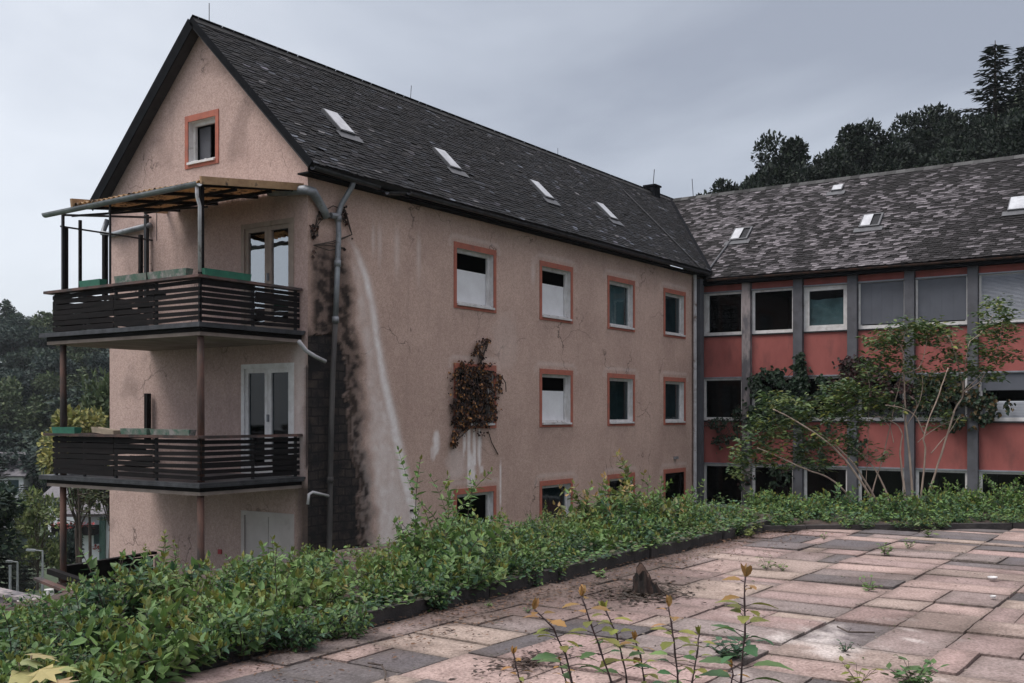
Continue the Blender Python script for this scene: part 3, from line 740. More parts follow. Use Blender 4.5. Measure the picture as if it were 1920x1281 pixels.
m = MB(); m.tube([P(560, 640, YW-.12), P(574, 658), P(590, 668), P(610, 678)], .04, 8); m.build('overflow_pipe', 'whitepipe', house, smooth=True)
m = MB(); m.tube([P(577, 946), P(579, 927), P(586, 923), P(616, 930)], .028, 8); m.build('overflow_pipe', 'whitepipe', house, smooth=True)
m = MB(); m.tube([(30.80, YW-.09, 5.9), (30.80, YW-.09, -2.4)], .055, 8); m.build('corner_drainpipe', 'whitepipe', house)
m = MB(); m.box((31.05, YW-.16, -2.5), (31.32, YW-.02, 5.8)); m.build('corner_duct', 'grey', house)
# small old pipe behind the gable's far eave
m = MB(); m.tube([(XG+.05, 20.35, 5.75), (XG-.05, 20.38, 5.45), (XG-.08, 20.0, 5.38), (XG-.08, 18.7, 5.45)], .06, 8); m.build('rear_drainpipe', 'zinc', house, smooth=True)
# thin iron hook on wall, cable clip
m = MB(); m.box((17.0, YW-.03, -.5), (17.25, YW-.004, -.46)); m.build('iron_cramp', 'darksteel', house)

# --- balconies
XB, Y0, Y1 = 11.73, 14.36, 18.80
RB = random.Random(8)
def board_run(m, p, q, z0, z1, k, gaps, th=.022, miss=()):
    """horizontal boards from p to q (xy) between heights"""
    h = (z1-z0)/k
    for i in range(k):
        if i in miss: continue
        z = z0+h*(i+.5); t0, t1 = 0, 1
        hh = h-(gaps if RB.random() > .18 else gaps*.2)
        a = Vector((*p, z+RB.uniform(-.012, .012))); b = Vector((*q, z+RB.uniform(-.012, .012)))
        m.bar(a, b, th, hh)
def balcony(zs, zr, lower):
    s = MB(); s.box((XB, Y0, zs-.17), (XG-.004, Y1, zs)); sb = s.build('balcony', 'soffit', house); s = MB(); s.box((XB-.006, Y0-.006, zs-.11), (XB-.001, Y1, zs-.001)); s.box((XB-.0005, Y0-.006, zs-.11), (XG-.01, Y0-.001, zs-.001)); s.build('edge_board', 'darkwood', sb)
    e = MB(); e.box((XB-.10, Y0-.10, zs+.003), (XG-.006, Y1+.10, zs+.045)); e.box((XB-.105, Y0-.105, zs-.035), (XB-.09, Y1+.105, zs+.002)); e.box((XB-.089, Y0-.105, zs-.035), (XG-.05, Y0-.09, zs+.002)); e.build('drip_edge', 'drip', sb)
    f = MB(); z0, z1 = zs+.07, zr-.06
    def bd(p, q, k, gaps, z0=z0, z1=z1): board_run(f, p, q, z0, z1, k, gaps)
    yA, yB, yC = 15.6, 16.75, 18.62
    bd((XB+.03, Y0+.04), (XB+.03, yA), 7, .034); bd((XB+.03, yA+.01), (XB+.03, yB), 7, .022)
    bd((XB+.03, yB+.01), (XB+.03, yC), 7, .016 if not lower else .010)
    for _ in range(5):       # odd boards nailed over the gaps
        y = RB.uniform(15.3, 17.6); z = RB.uniform(z0+.1, z1-.1); f.bar((XB+.055, y, z), (XB+.055, y+RB.uniform(.3, .9), z+RB.uniform(-.02, .02)), .016, .09)
    bd((XB+.06, Y0+.03), (12.95, Y0+.03), 7, .034); bd((12.97, Y0+.03), (XG-.04, Y0+.03), 7, .040 if not lower else .034)
    if lower: f.bar((13.4, Y0+.055, z0+.2), (XG-.1, Y0+.055, z0+.22), .02, .3)
    bd((XB+.06, Y1-.10), (XG-.03, Y1-.10), 7, .03)
    f.build('railing_boards', 'darkwood', sb)
    h = MB(); T = .045
    h.box((XB-.06, Y0-.03, zr-T), (XB+.14, Y1+.03, zr), .006); h.box((XB+.142, Y0-.04, zr-T-.003), (XG-.02, Y0+.13, zr-.003), .006); h.box((XB+.142, Y1-.16, zr-T-.003), (XG-.02, Y1-.02, zr-.003), .006)
    h.build('handrail', 'railwood', sb)
    for x, y in ((XB+.07, Y0+.09), (XB+.07, 15.6), (XB+.07, 16.75), (XB+.07, 17.7), (XB+.07, 18.6), (12.96, Y0+.09), (XG-.08, Y0+.09), (12.96, Y1-.05)):
        p = MB(); p.box((x-.022, y-.022, zs+.046), (x+.022, y+.022, zr-T-.004)); p.build('baluster', 'darksteel', sb)
    return sb
bal2 = balcony(3.01, 3.854, False); bal1 = balcony(.315, 1.151, True)
# the two rusty props that carry the balconies
for y, x in ((18.45, XB+.12), (Y0+.10, XB+.10)):
    for z0, z1 in ((-2.55, .14), (.365, 2.83)):
        m = MB(); m.tube([(x, y, z0), (x, y+.01, z1)], .062, 10); m.build('balcony_prop', 'rust', house, smooth=True)
# ground floor terrace of the house: broken rail, boards
m = MB(); board_run(m, (XB+.02, 16.2), (XB+.02, 18.6), -2.45, -1.72, 5, .01); m.bar((XB+.0, 18.7, -1.47), (XB-.25, 16.4, -1.62), .13, .10); g_ = m.build('terrace_railing', 'darkwood', house)
m = MB(); m.bar((XB-.12, 18.95, -1.62), (XB-.5, 16.0, -1.86), .14, .05); m.bar((XB+.1, 18.55, -1.70), (XB-.3, 16.1, -1.78), .10, .05); m.build('broken_handrail', 'railwood', g_)
m = MB(); board_run(m, (XB+.3, 18.68), (XG-.03, 18.68), -2.5, -1.42, 6, .004); m.bar((XB+.2, 18.62, -1.42), (XG-.03, 18.62, -1.36), .14, .05); m.build('side_screen', 'darkwood', g_)
m = MB(); m.box((XG-.16, 18.70, .9), (XG-.06, 18.80, 1.95)); m.build('screen_post', 'darkwood', bal1)
m = MB(); m.tube([(XB+.28, 18.6, 1.15), (XB+.28, 18.62, 1.95)], .02, 6); m.build('screen_post', 'darksteel', bal1)

# --- canopy over the upper balcony
cz0, cz1 = 5.42, 5.74; CX = 11.72; CYL = 17.95
can = MB()     # corrugated sheet
nu_, nv_ = 120, 8
def csheet(y, x, d): t_ = (x-CX)/(XG-CX); return (x, y, lerp(cz0, cz1, t_)+.022*math.sin(y*2*math.pi/.145)+d+.02*nz(y*1.5, x, 4))
for d in (0, .006):
    I = [[can.vert(csheet(lerp(Y0-.04, CYL, i/nu_), lerp(CX, XG-.02, j/nv_), d)) for j in range(nv_+1)] for i in range(nu_+1)]
    for i in range(nu_):
        for j in range(nv_): can.face((I[i][j], I[i+1][j], I[i+1][j+1], I[i][j+1]))
canopy = can.build('canopy', 'corr', house)
f = MB(); f.bar((CX-.02, CYL+.02, cz0+.03), (XG-.02, CYL+.30, cz1), .05, .17); f.build('fascia', 'oldboard', canopy); f = MB(); f.bar((CX-.03, Y0-.06, cz0+.0), (XG-.02, Y0-.06, cz1-.02), .04, .13); f.build('fascia', 'oldboard', canopy)
f = MB()
for y in (Y0+.05, 15.55, 16.7, 17.85): f.bar((CX, y, cz0-.06), (XG-.01, y, cz1-.06), .05, .06)
for x in (12.5, 13.3): f.bar((x, Y0, lerp(cz0, cz1, (x-CX)/2.35)-.115), (x, CYL, lerp(cz0, cz1, (x-CX)/2.35)-.115), .05, .05)
f.build('rafters', 'darkwood', canopy)
f = MB(); gutter(f, (CX-.08, Y0-.08, cz0-.04), (CX-.08, 18.72, cz0-.10), .075, 8); f.build('canopy_gutter', 'zinc', canopy)
f = MB(); f.tube([(CX-.08, Y0-.02, cz0-.08), (CX-.07, Y0-.02, cz0-.28), (CX+.0, Y0+.0, cz0-.42), (CX+.0, Y0, 3.9)], .03, 8); f.build('canopy_downpipe', 'whitepipe', canopy, smooth=True)
def post(x, y, z0, z1, w, mat='darksteel', name='post', par=canopy):
    p = MB(); p.box((x-w/2, y-w/2, z0), (x+w/2, y+w/2, z1)); return p.build(name, mat, par)
post(CX+.10, 18.42, 3.86, 5.36, .045); post(CX+.06, 16.9, 3.86, 5.36, .032); post(CX+.11, Y0+.10, 3.86, 5.38, .075, 'darkwood'); post(XG-.10, 18.80, 3.85, 5.68, .075)
post(CX+.30, 18.66, 3.86, 5.13, .085, 'darkwood', 'screen_post'); post(XG-1.15, 18.70, 3.80, 5.10, .085, 'darkwood', 'screen_post'); post(XG-.30, 18.72, 3.80, 5.22, .07, 'darkwood', 'screen_post'); post(CX+.78, 18.9, 3.80, 5.35, .05, 'darkwood', 'screen_post')
f = MB(); f.bar((CX+.1, 18.45, 5.30), (XG-.05, 18.72, 5.62), .035, .04); f.bar((CX+.1, 18.5, 5.09), (XG+.0, 18.74, 5.15), .025, .03); f.bar((CX+.2, 18.3, 5.28), (XG, 17.0, 5.66), .035, .04); f.build('screen_rail', 'darksteel', canopy)
f = MB(); f.tube([(XG-.3, 18.2, 5.62), (XG-.3, 18.2, 5.05)], .008, 5); f.build('hanging_wire', 'darksteel', canopy)

# --- planter boxes lying on the handrails: things of their own
def planter(px0, px1, zr, mat, label, side=False, h=.13, tilt=0):
    if not side:
        ya, yb = at_x(px0, 540, XB).y, at_x(px1, 540, XB).y; c = Vector((XB+.04, (ya+yb)/2, zr)); ln = abs(ya-yb); ax = Vector((0, 1, 0))
    else:
        xa, xb = at_y(px0, 540, Y0).x, at_y(px1, 540, Y0).x; c = Vector(((xa+xb)/2, Y0+.05, zr)); ln = abs(xa-xb); ax = Vector((1, 0, 0))
    r = thing('planter_box', tuple(c), label, 'planter', 'planter boxes on the balcony rails')
    sd = Vector((ax.y, ax.x, 0)); m = MB(); w = .16; b = MB()
    def q(a, s, z): return tuple(c+ax*(a*ln/2)+sd*s+Vector((0, 0, z+tilt*a)))
    bt = [q(sa*.96, ss*w*.40, .002) for sa, ss in ((-1, -1), (1, -1), (1, 1), (-1, 1))]; tp = [q(sa, ss*w*.5, h) for sa, ss in ((-1, -1), (1, -1), (1, 1), (-1, 1))]; ti = [q(sa*.97, ss*w*.42, h) for sa, ss in ((-1, -1), (1, -1), (1, 1), (-1, 1))]; bi = [q(sa*.95, ss*w*.38, h-.03) for sa, ss in ((-1, -1), (1, -1), (1, 1), (-1, 1))]
    ids = [[m.vert(p) for p in s_] for s_ in (bt, tp, ti, bi)]
    m.face(ids[0][::-1])
    for A, B in zip(ids, ids[1:]):
        for i in range(4): m.face((A[i], A[(i+1) % 4], B[(i+1) % 4], B[i]))
    m.build('box', mat, r); b.poly([tuple(Vector(p)+Vector((0, 0, .002))) for p in bi]); b.build('soil', 'soil', r)
planter(151, 190, 3.857, 'greenbox', 'short dull green planter box alone near the left end of the upper balcony rail', h=.12)
planter(217, 277, 3.857, 'fadedgreen', 'long faded green planter box left of middle on the front of the upper balcony rail', h=.13)
planter(279, 352, 3.857, 'fadedgreen', 'whitish peeling planter box beside the front corner of the upper balcony rail', h=.13)
planter(382, 470, 3.852, 'greenbox', 'bright green planter box on the right side of the upper balcony rail', True, h=.12)
planter(100, 143, 1.154, 'greenbox', 'bright green planter box at the left end of the lower balcony rail', h=.12)
planter(174, 216, 1.154, 'beigebox', 'tilted beige planter box on the lower balcony rail', h=.10, tilt=.03)
planter(228, 278, 1.154, 'fadedgreen', 'faded green planter box beside the beige one on the lower balcony rail', h=.11)
planter(284, 358, 1.154, 'fadedgreen', 'long faded planter box by the front corner of the lower balcony rail', h=.10)

# ================================================================== side wing
wing = thing('side_wing', (XW, 8.5, GZ), 'red and grey three storey wing with pilasters, ribbon windows and mottled slate roof', 'building')
PIL = [(14.20, 14.05), (12.83, 12.56), (11.19, 10.91), (9.55, 9.27), (7.92, 7.65), (6.23, 5.96), (4.53, 4.26), (2.86, 2.59), (1.2, .93), (-.45, -.72), (-2.1, -2.37)]
for a, b in PIL[1:]:
    m = MB(); m.box((XW-.16, b, GZ-.3), (XW+.1, a, 5.62)); m.build('pilaster', 'paleconc' if a == 12.83 else 'grey', wing)
WZ = [(4.03, 5.38), (1.33, 2.66), (-1.45, -.06)]
BK = ['dark', 'dim', 'sheet', 'blind', 'blind', 'slats', 'slats', 'blind', 'dim', 'dark']
rk = random.Random(4)
for i in range(len(PIL)-1):
    y1, y0 = PIL[i][1] if i else 14.20, PIL[i+1][0]
    a0, a1 = -y1+.004, -y0-.004
    # red spandrels
    for z0, z1 in ((2.70, 3.985), (-.02, 1.285), (5.42, 5.62), (-2.8, -1.5)):
        m = MB(); tbox(m, TWg, a0, a1, z0, z1, 0, .09); m.build('red_panel', 'red', wing)
    for r, (z0, z1) in enumerate(WZ):
        kind = BK[i] if r == 0 else ('dark' if r == 2 else rk.choice(('dark', 'dim', 'dark')))
        if r == 1 and i == 5: kind = 'halfslats'
        o = MB(); quadframe(o, TWg, a0, a1, z0, z1, .085, .02, .10, .10, .06)
        if kind == 'dark' and r == 0 : tbox(o, TWg, a0+.09, a0+.19, z0+.11, z1-.07, .03, .09)
        if kind == 'sheet': quadframe(o, TWg, a0+.09, a1-.09, z0+.105, z1-.065, .07, .03, .09)
        w = o.build('window', 'white', wing)
        l = MB(); tbox(l, TWg, a0, a1, z1+.003, z1+.045, -.05, .0); l.build('ledge', 'ledge', w)
        s = MB(); tbox(s, TWg, a0, a1, z0-.042, z0-.004, -.05, .1); s.build('sill', 'darksteel', w)
        i0, i1, j0, j1 = a0+.085, a1-.085, z0+.1, z1-.06
        if kind in ('blind', 'slats'):
            b = MB()
            if kind == 'blind':
                tbox(b, TWg, i0-.02, i1+.03, j0+.03, j1+.05, .008, .018)
                for q in range(1, 4): tbox(b, TWg, lerp(i0, i1, q/4)-.004, lerp(i0, i1, q/4)+.004, j0+.03, j1+.05, .004, .0075)
            else:
                n_ = 34
                for q in range(n_):
                    z = lerp(j0, j1+.04, q/n_); p_ = [b.vert(TWg(*v)) for v in ((i0-.02, z, .0), (i1+.03, z, .0), (i1+.03, z+(j1-j0)/n_*1.05, .022), (i0-.02, z+(j1-j0)/n_*1.05, .022))]; b.face(p_)
            b.build('blind', 'blind' if kind == 'blind' else 'blindlight', w)
        elif kind == 'halfslats':
            b = MB()
            for q in range(12):
                z = lerp(j0-.05, j0+.45, q/12); p_ = [b.vert(TWg(*v)) for v in ((i0, z, .03), (i1, z, .03), (i1, z+.045, .05), (i0, z+.045, .05))]; b.face(p_)
            b.build('blind', 'blindlight', w)
            b = MB(); tbox(b, TWg, i0-.02, i1+.03, j0+.75, j1+.05, .008, .018); b.build('blind', 'blind', w)
        else:
            if kind == 'sheet':
                b = MB(); n_ = 16; cols = []
                for q in range(n_+1):
                    a = lerp(i0, i1, q/n_); cols.append([b.vert(TWg(a, lerp(j0, j1-.32+.06*nz(a*3, 1), e/9), .16+.07*nz(a*3.5+e*.5, e*.6-a*2, 3))) for e in range(10)])
                for A, B in zip(cols, cols[1:]):
                    for e in range(9): b.face((A[e], B[e], B[e+1], A[e+1]))
                b.build('hanging_sheet', 'curtain', w, smooth=True)
            g_ = MB(); g_.poly([TWg(i0, j0, .06), TWg(i1, j0, .06), TWg(i1, j1, .06), TWg(i0, j1, .06)]); g_.build('pane', 'darkglass' if kind != 'sheet' else 'glass', w)
m = MB(); m.box((XW+.30, -2.3, GZ), (XW+7.2, -2.2, 5.6)); m.box((XW+7.0, -2.19, GZ), (XW+7.2, 13.9, 5.6)); m.build('rear_wall', 'gable', wing)
m = MB()
for z in (2.86, .15, 5.72): m.box((XW+.13, -2.1, z-.2), (XW+6.9, 13.9, z))
for y in (12.7, 11.05, 9.4, 7.8, 6.1, 4.4): m.box((XW+.4, y, GZ), (XW+6.9, y+.1, 5.5))
m.box((XW+3.6, -2.1, GZ), (XW+3.7, 13.9, 5.5)); m.build('floor_slabs', 'darkroom', wing)
# roof
wv = Vector((XR-WE_X, 0, WR_Z-WE_Z)).normalized(); WSL = math.hypot(XR-WE_X, WR_Z-WE_Z); YEND = -2.6
m = MB()
deckbox([(WE_X, YEND, WE_Z-.02), (WE_X, EAVE_Y+.05, WE_Z-.02), (XR, YM, WR_Z-.02), (XR, YEND, WR_Z-.02)], .11, m)
deckbox([(XR+.003, YEND, WR_Z-.02), (XR+.003, YM, WR_Z-.02), (2*XR-WE_X, YM, WE_Z-.02), (2*XR-WE_X, YEND, WE_Z-.02)], .11, m)
wroof = m.build('roof', 'slateplain', wing)
def tone_wing(u, v):
    y = YM-u; n1 = fbm(u*.35, v*.45, 13); n2 = nz(u*2.2, v*3.2, 18)
    lf = sstep(2.5, 10.5, y)                      # paler, lichen-covered towards the corner
    light = sstep(.0, .65, .42*lf+.16*n2+.40*n1+.55*(ra.random()-.45))
    light = max(light, .9*sstep(.5, .1, math.hypot(y-11.9, (v-1.3)*.6)))
    if v < .25 and 7.9 < y < 9.6: light = 1
    dk = sstep(-.02, .25, fbm(u*.55, v*.22, 40)); light = sstep(0, 1, light)
    light *= 1-.9*dk
    pk = ra.random()
    c = (lerp(.015, .22, (.22+.78*light)*ra.uniform(.15, 1)) if pk < .22+.60*light else .015)*ra.uniform(.7, 1.3)
    return (c*1.05, c*.96, c*1.03)
m = MB()
def in_wing(u, v):
    y = YM-u
    return y > YEND and y < EAVE_Y+(YM-EAVE_Y)*(v/WSL)-.04
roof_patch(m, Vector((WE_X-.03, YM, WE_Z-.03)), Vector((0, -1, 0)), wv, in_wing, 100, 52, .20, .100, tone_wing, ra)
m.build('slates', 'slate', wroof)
m = MB(); u = YM-.2
while u > YEND:
    for s_ in (-1, 1): m.col = (ra.uniform(.02, .11),)*3; m.poly([(XR, u, WR_Z+.045), (XR, u-.32, WR_Z+.05), (XR+s_*.14, u-.32, WR_Z-.085), (XR+s_*.14, u, WR_Z-.09)])
    u -= .29
m.build('ridge_slates', 'slate', wroof)
m = MB(); m.box((WE_X-.02, YEND, WE_Z-.24), (WE_X+.02, EAVE_Y+.2, WE_Z-.09)); m.box((WE_X+.021, YEND, WE_Z-.24), (XW-.16, EAVE_Y+.2, WE_Z-.21)); m.build('fascia', 'verge', wing)
m = MB(); gutter(m, (WE_X-.09, EAVE_Y+.0, WE_Z-.08), (WE_X-.09, YEND, WE_Z-.10), .06); m.build('gutter', 'rust', wing)
WN = Vector((-wv.z, 0, wv.x)); WP = Vector((WE_X, 0, WE_Z))
for px, py, kd in ((1390, 441, 'half'), (1634, 416, 'half'), (1914, 384, 'frost')): rooflight(px, py, WP, WN, Vector((0, -1, 0)), wv, .62, .70, kd, wroof)
rooflight(1571, 355, WP, WN, Vector((0, -1, 0)), wv, .36, .34, 'frost', wroof)
m = MB(); q0 = at_plane(1328, 507, WP+WN*.05, WN); q1 = at_plane(1380, 437, WP+WN*.05, WN); m.tube([q0, q1], .03, 6); m.build('lightning_wire', 'lead', wroof)
q0 = at_plane(1240, 423, HP+HN*.1, HN)
m = MB(); m.tube([(XR, 16.2, 9.3), (XR, 16.25, 10.0)], .012, 5); m.build('lightning_rod', 'darksteel', wing)

# ================================================================== vegetation
UP = Vector((0, 0, 1))
def jit(c, r, a=.18): f = r.uniform(1-a, 1+a); return (c[0]*f*r.uniform(.9, 1.1), c[1]*f, c[2]*f*r.uniform(.85, 1.15))
G1, G2, G3 = (.090, .168, .062), (.140, .235, .075), (.053, .115, .064)
YG, OR = (.20, .21, .05), (.30, .17, .06)
def rdir(r, zlo=-.2, zhi=1):
    a = r.uniform(0, 2*math.pi); z = r.uniform(zlo, zhi); q = math.sqrt(max(0, 1-z*z)); return Vector((q*math.cos(a), q*math.sin(a), z))
def stem_leaves(m, pts, r, ln, cols, tips, t0=.25, gap=.05, spread=.9, droop=.25):
    """pairs of leaves along a stem; the youngest at the tip are paler"""
    L_ = [0]
    for p, q in zip(pts, pts[1:]): L_.append(L_[-1]+(q-p).length)
    s = L_[-1]*t0; rot = r.uniform(0, 6)
    while s < L_[-1]:
        i = max(k for k in range(len(L_)-1) if L_[k] <= s); f = (s-L_[i])/(L_[i+1]-L_[i]); p = pts[i].lerp(pts[i+1], f); d = (pts[i+1]-pts[i]).normalized()
        e = s/L_[-1]; a = d.cross(Vector((math.cos(rot), math.sin(rot), .2))).normalized()
        for sg in (-1, 1):
            out = (a*sg*spread+d*.55+UP*.05+rdir(r)*.25).normalized(); sz = ln*r.uniform(.7, 1.15)*(1-.45*max(0, e-.8)/.2)
            m.col = jit(r.choice(tips), r) if e > .86 and r.random() < .75 else jit(r.choice(cols), r)
            m.leaf(p, out, UP+rdir(r, -.3)*.45, sz, sz*r.uniform(.55, .68), .14, droop)
        rot += 1.57+r.uniform(-.3, .3); s += gap*r.uniform(.7, 1.3)
    m.col = jit(r.choice(tips), r); 
    for _ in range(2): m.leaf(pts[-1], (UP+rdir(r)*.7).normalized(), rdir(r, 0), ln*.6, ln*.3, .14, .05)
def arc(r, base, d, ln, k=6, bend=.5):
    p = base.copy(); d = d.normalized(); o = [p.copy()]
    sd = rdir(r, -.2, .3)
    for i in range(k): d = (d+(sd*.12-UP*bend*.10*i/k)).normalized(); p = p+d*(ln/k); o.append(p.copy())
    return o
def make_bush(seed, h, rad, ns, ln, cols, tips, name='bush', upright=.9):
    r = random.Random(seed); root = thing(name, (0, 0, -50), 'x', 'bush'); st = MB(); lf = MB()
    lo = Vector((0, 0, -50))
    for i in range(ns):
        a = r.uniform(0, 6.283); q = math.sqrt(r.random()); b = lo+Vector((math.cos(a)*rad*q*.65, math.sin(a)*rad*q*.65, -.03))
        d = Vector((math.cos(a)*q*.75, math.sin(a)*q*.75, upright))+rdir(r)*.25
        l = h*(r.uniform(.5, 1.05)*(1.05-.25*q) if i > 2 else r.uniform(1.1, 1.35)); pts = arc(r, b, d, l, 6, .9)
        st.tube(pts, [.0055*(1-.7*k/6)+.001 for k in range(7)], 4, False)
        stem_leaves(lf, pts, r, ln, cols, tips, .12, ln*.62)
        if r.random() < .8:
            k = r.randrange(2, 5); p2 = arc(r, pts[k], (pts[k+1]-pts[k]).normalized()+rdir(r, 0)*.9, l*.42, 4, .6); stem_leaves(lf, p2, r, ln*.9, cols, tips, .15, ln*.62); st.tube(p2, .002, 4, False)
    st.build('stems', 'bark', root); lf.build('leaves', 'leaf', root); return root
used = set()
def place(proto, x, y, z, s, rz, label, cat, group=None, sz=None):
    o = proto if id(proto) not in used else copy_tree(proto); used.add(id(proto))
    o.location = (x, y, z); o.rotation_euler = (0, 0, rz); o.scale = (s, s, sz or s)
    o['label'] = label; o['category'] = cat
    if group: o['group'] = group
    return o
rb = random.Random(17)
BUSH = [make_bush(31+i, .50, .40, (28, 34, 22, 26)[i], (.115, .095, .145, .12)[i], ([G1, G1, G2, G3], [G1, G3, G3], [G2, G2, G1], [G1, G2, G3])[i], ([G2, YG, G2], [G2, G1], [YG, (.15, .20, .06)], [G2, YG])[i]) for i in range(4)]
BUSH.append(make_bush(45, .52, .36, 16, .095, [G2, (.13, .19, .06)], [YG, (.22, .2, .07)]))
# height of the hedge seen along the bed (x -> height), front row next to the kerb lower
hedge_top = [(0, 1135), (100, 1120), (170, 1102), (235, 1060), (300, 1045), (370, 1058), (440, 1042), (520, 1032), (600, 1042), (680, 1052), (740, 1025), (790, 990), (840, 962), (900, 975), (960, 985), (1040, 985), (1100, 965), (1150, 930), (1200, 928), (1260, 942), (1320, 946), (1400, 950)]
hedge_h = [(2.5, .28), (3.4, .28), (4.2, .33), (4.8, .42), (5.4, .42), (6.2, .36), (6.9, .27), (7.3, .30), (8.0, .52), (8.6, .60), (9.3, .50), (10.2, .38), (11.2, .36), (12.2, .38), (14, .40)]
BL = 'leafy green bush among the dense row filling the bed behind the kerb'
x = 2.2
while x < 13.6:
    for y, k in ((KY-.03, .55 if x < 5.5 else 0), (KY+.22, .62 if x < 6.0 or x > 8.8 else .3), (KY+.50, .72), (KY+1.05, .9), (KY+1.6, 1.0), (KY+2.1, .95)):
        if rb.random() < .05 or k == 0 or nz(x*1.1, y*1.6, 44) < -.30: continue
        bx, by = x+rb.uniform(-.22, .22), y+rb.uniform(-.18, .18)
        if y < KY+.6 and (6.1 < bx < 7.2 or 8.2 < bx < 8.7): k *= .75
        if y < KY+1.2 and 6.2 < bx < 7.0: k *= .85
        dF = bx*Fx+by*Fy; pxb = 960+FOC*(bx*Rx+by*Ry)/dF; zt = EYE-(interp(hedge_top, pxb)-HOR)*dF/FOC
        h = max(.22, min(.72, zt))*(.55 if y < KY+.3 else (.8 if y < KY+.8 else .95))*rb.uniform(.72, 1.06)
        place(BUSH[rb.choice((0, 1, 2, 3, 4, 0, 1, 2))], bx, by, soilz(bx, by)-.02, max(.35, h/.50), rb.uniform(0, 6.3), BL, 'bush', 'bushes in the bed along the kerb', sz=h/.50)
    x += .44
# bushes of the bed at the far end of the terrace
SM = [make_bush(61+i, .40, .36, 24, .085, [G1, G2, G3], [YG, G2], 'low_bush') for i in range(3)]
u = -.3
while u < 9.5:
    for v, k in ((.16, .36), (.50, .60), (.95, .85), (1.6, 1.0), (2.3, .9)):
        if rb.random() < .08: continue
        p = FP+FD*(u+rb.uniform(-.25, .25))+FN*(v+rb.uniform(-.2, .2)); h = .36*k*rb.uniform(.65, 1.3)
        place(SM[rb.randrange(3)], p.x, p.y, .03, max(.6, h/.40), rb.uniform(0, 6.3), 'low leafy bush in the green strip across the far end of the paving', 'bush', 'low bushes across the far end of the paving', sz=h/.40)
    u += .55
# taller individual plants in the bed
tall = make_bush(91, .85, .24, 16, .095, [G1, G2], [YG, G2], 'tall_bush', 1.6)
p = at_d(812, 1030, 9.7); place(tall, p.x, p.y, .03, 1.0, 0, 'tallest green bush with upright shoots in front of the chalky stained plaster', 'bush')
p = at_d(880, 1030, 10.6); place(tall, p.x, p.y, .0, .82, 2, 'upright green shoots rising in front of the first ground floor window', 'bush')
mp = make_bush(95, .95, .55, 34, .12, [(.10, .13, .04), (.13, .15, .05), G2], [(.42, .30, .14), (.36, .24, .10), YG], 'maple_sapling', 1.1)
p = at_d(1150, 1000, 13.0); place(mp, p.x, p.y, .0, .95, 1, 'yellowish young maple with pale orange shoot tips before the third ground floor window', 'young tree')
gb = make_bush(97, .62, .42, 34, .08, [(.10, .19, .05), G2], [(.19, .26, .06), G2], 'bright_bush', 1.3)
p = at_d(1262, 985, 14.0); place(gb, p.x, p.y, .0, 1.0, 1, 'bright fresh green bush near the side door at the far corner of the bed', 'bush')
p = at_d(1880, 965, 15.6); place(gb, p.x, p.y, .0, .95, 2, 'bright green upright bush at the right edge of the far planting strip', 'bush')
p = at_d(1790, 960, 15.9); place(gb, p.x, p.y, .0, .8, 3.4, 'green upright bush just right of the bare stemmed shrub', 'bush')
p = at_d(1430, 955, 15.8); place(gb, p.x, p.y, .0, .6, 4.4, 'small bright green bush below the left limbs of the bare stemmed shrub', 'bush')
# maple leaves at the lower left corner
r = random.Random(5); base = at_d(45, 1330, 5.2); base.z = .05
mapl = thing('maple_seedling', tuple(base), 'maple seedling with large pale yellow lobed leaves in the lower left corner', 'seedling')
st = MB(); lf = MB()
def maple(m, p, d, nrm, s):
    d = d.normalized(); sd = d.cross(nrm).normalized(); nn = sd.cross(d); c = m.vert(p)
    pr = [(-.10, .05), (-.42, -.02), (-.30, .22), (-.62, .42), (-.34, .46), (-.36, .66), (-.14, .60), (0, 1.0), (.14, .60), (.36, .66), (.34, .46), (.62, .42), (.30, .22), (.42, -.02), (.10, .05)]
    v = [m.vert(p+sd*(a*s)+d*(b*s)-nn*(s*.12*(a*a+b*b))) for a, b in pr]
    for a, b in zip(v, v[1:]): m.face((c, a, b))
tops = [at_d(*q) for q in ((35, 1240, 5.2), (75, 1255, 5.15), (20, 1268, 5.1), (95, 1250, 5.25), (60, 1225, 5.3), (110, 1275, 5.1))]
for i, tp in enumerate(tops):
    st.tube([base, base.lerp(tp, .6)+Vector((0, 0, .03)), tp], .004, 5); lf.col = jit(r.choice(((.40, .37, .19), (.44, .31, .20), (.33, .36, .17))), r)
    maple(lf, tp, Vector((r.uniform(-1, 1), r.uniform(-1, .2), -.1)), (UP+rdir(r)*.4), .16)
st.build('stem', 'palebark', mapl); lf.build('leaves', 'leaf', mapl)
# ground ivy between the bushes and creeping over the kerb
m = MB(); r = random.Random(12)
for _ in range(14000):
    x = r.uniform(2.2, 13.2); y = KY+(abs(r.gauss(.0, .45))-.06 if r.random() < .6 else r.uniform(.1, 2.5))
    if r.random() > .7+.8*fbm(x*1.1, y*1.1, 6): continue
    z = max(.07, soilz(x, y) if y > KY+.14 else .1)+abs(r.gauss(0, .05)); m.col = jit(r.choice((G1, G3, G2, (.10, .10, .06))), r)
    s = r.uniform(.03, .06); m.leaf((x, y, z), rdir(r, -.3, .4), UP+rdir(r, -.2)*.6, s, s*.8, .1, .15)
for _ in range(5000):
    u = r.uniform(-.4, 9.5); v = r.uniform(.05, 2.4); p = FP+FD*u+FN*v; m.col = jit(r.choice((G1, G3, G2, G2)), r); s = r.uniform(.035, .065)
    p.z = .1+abs(r.gauss(0, .08)); m.leaf(p, rdir(r, -.3, .4), UP+rdir(r, -.2)*.6, s, s*.8, .1, .15)
tag(m.build('ground_ivy', 'leaf'), 'low green creeper and small leaves covering the soil of the beds', 'ground cover', kind='stuff')

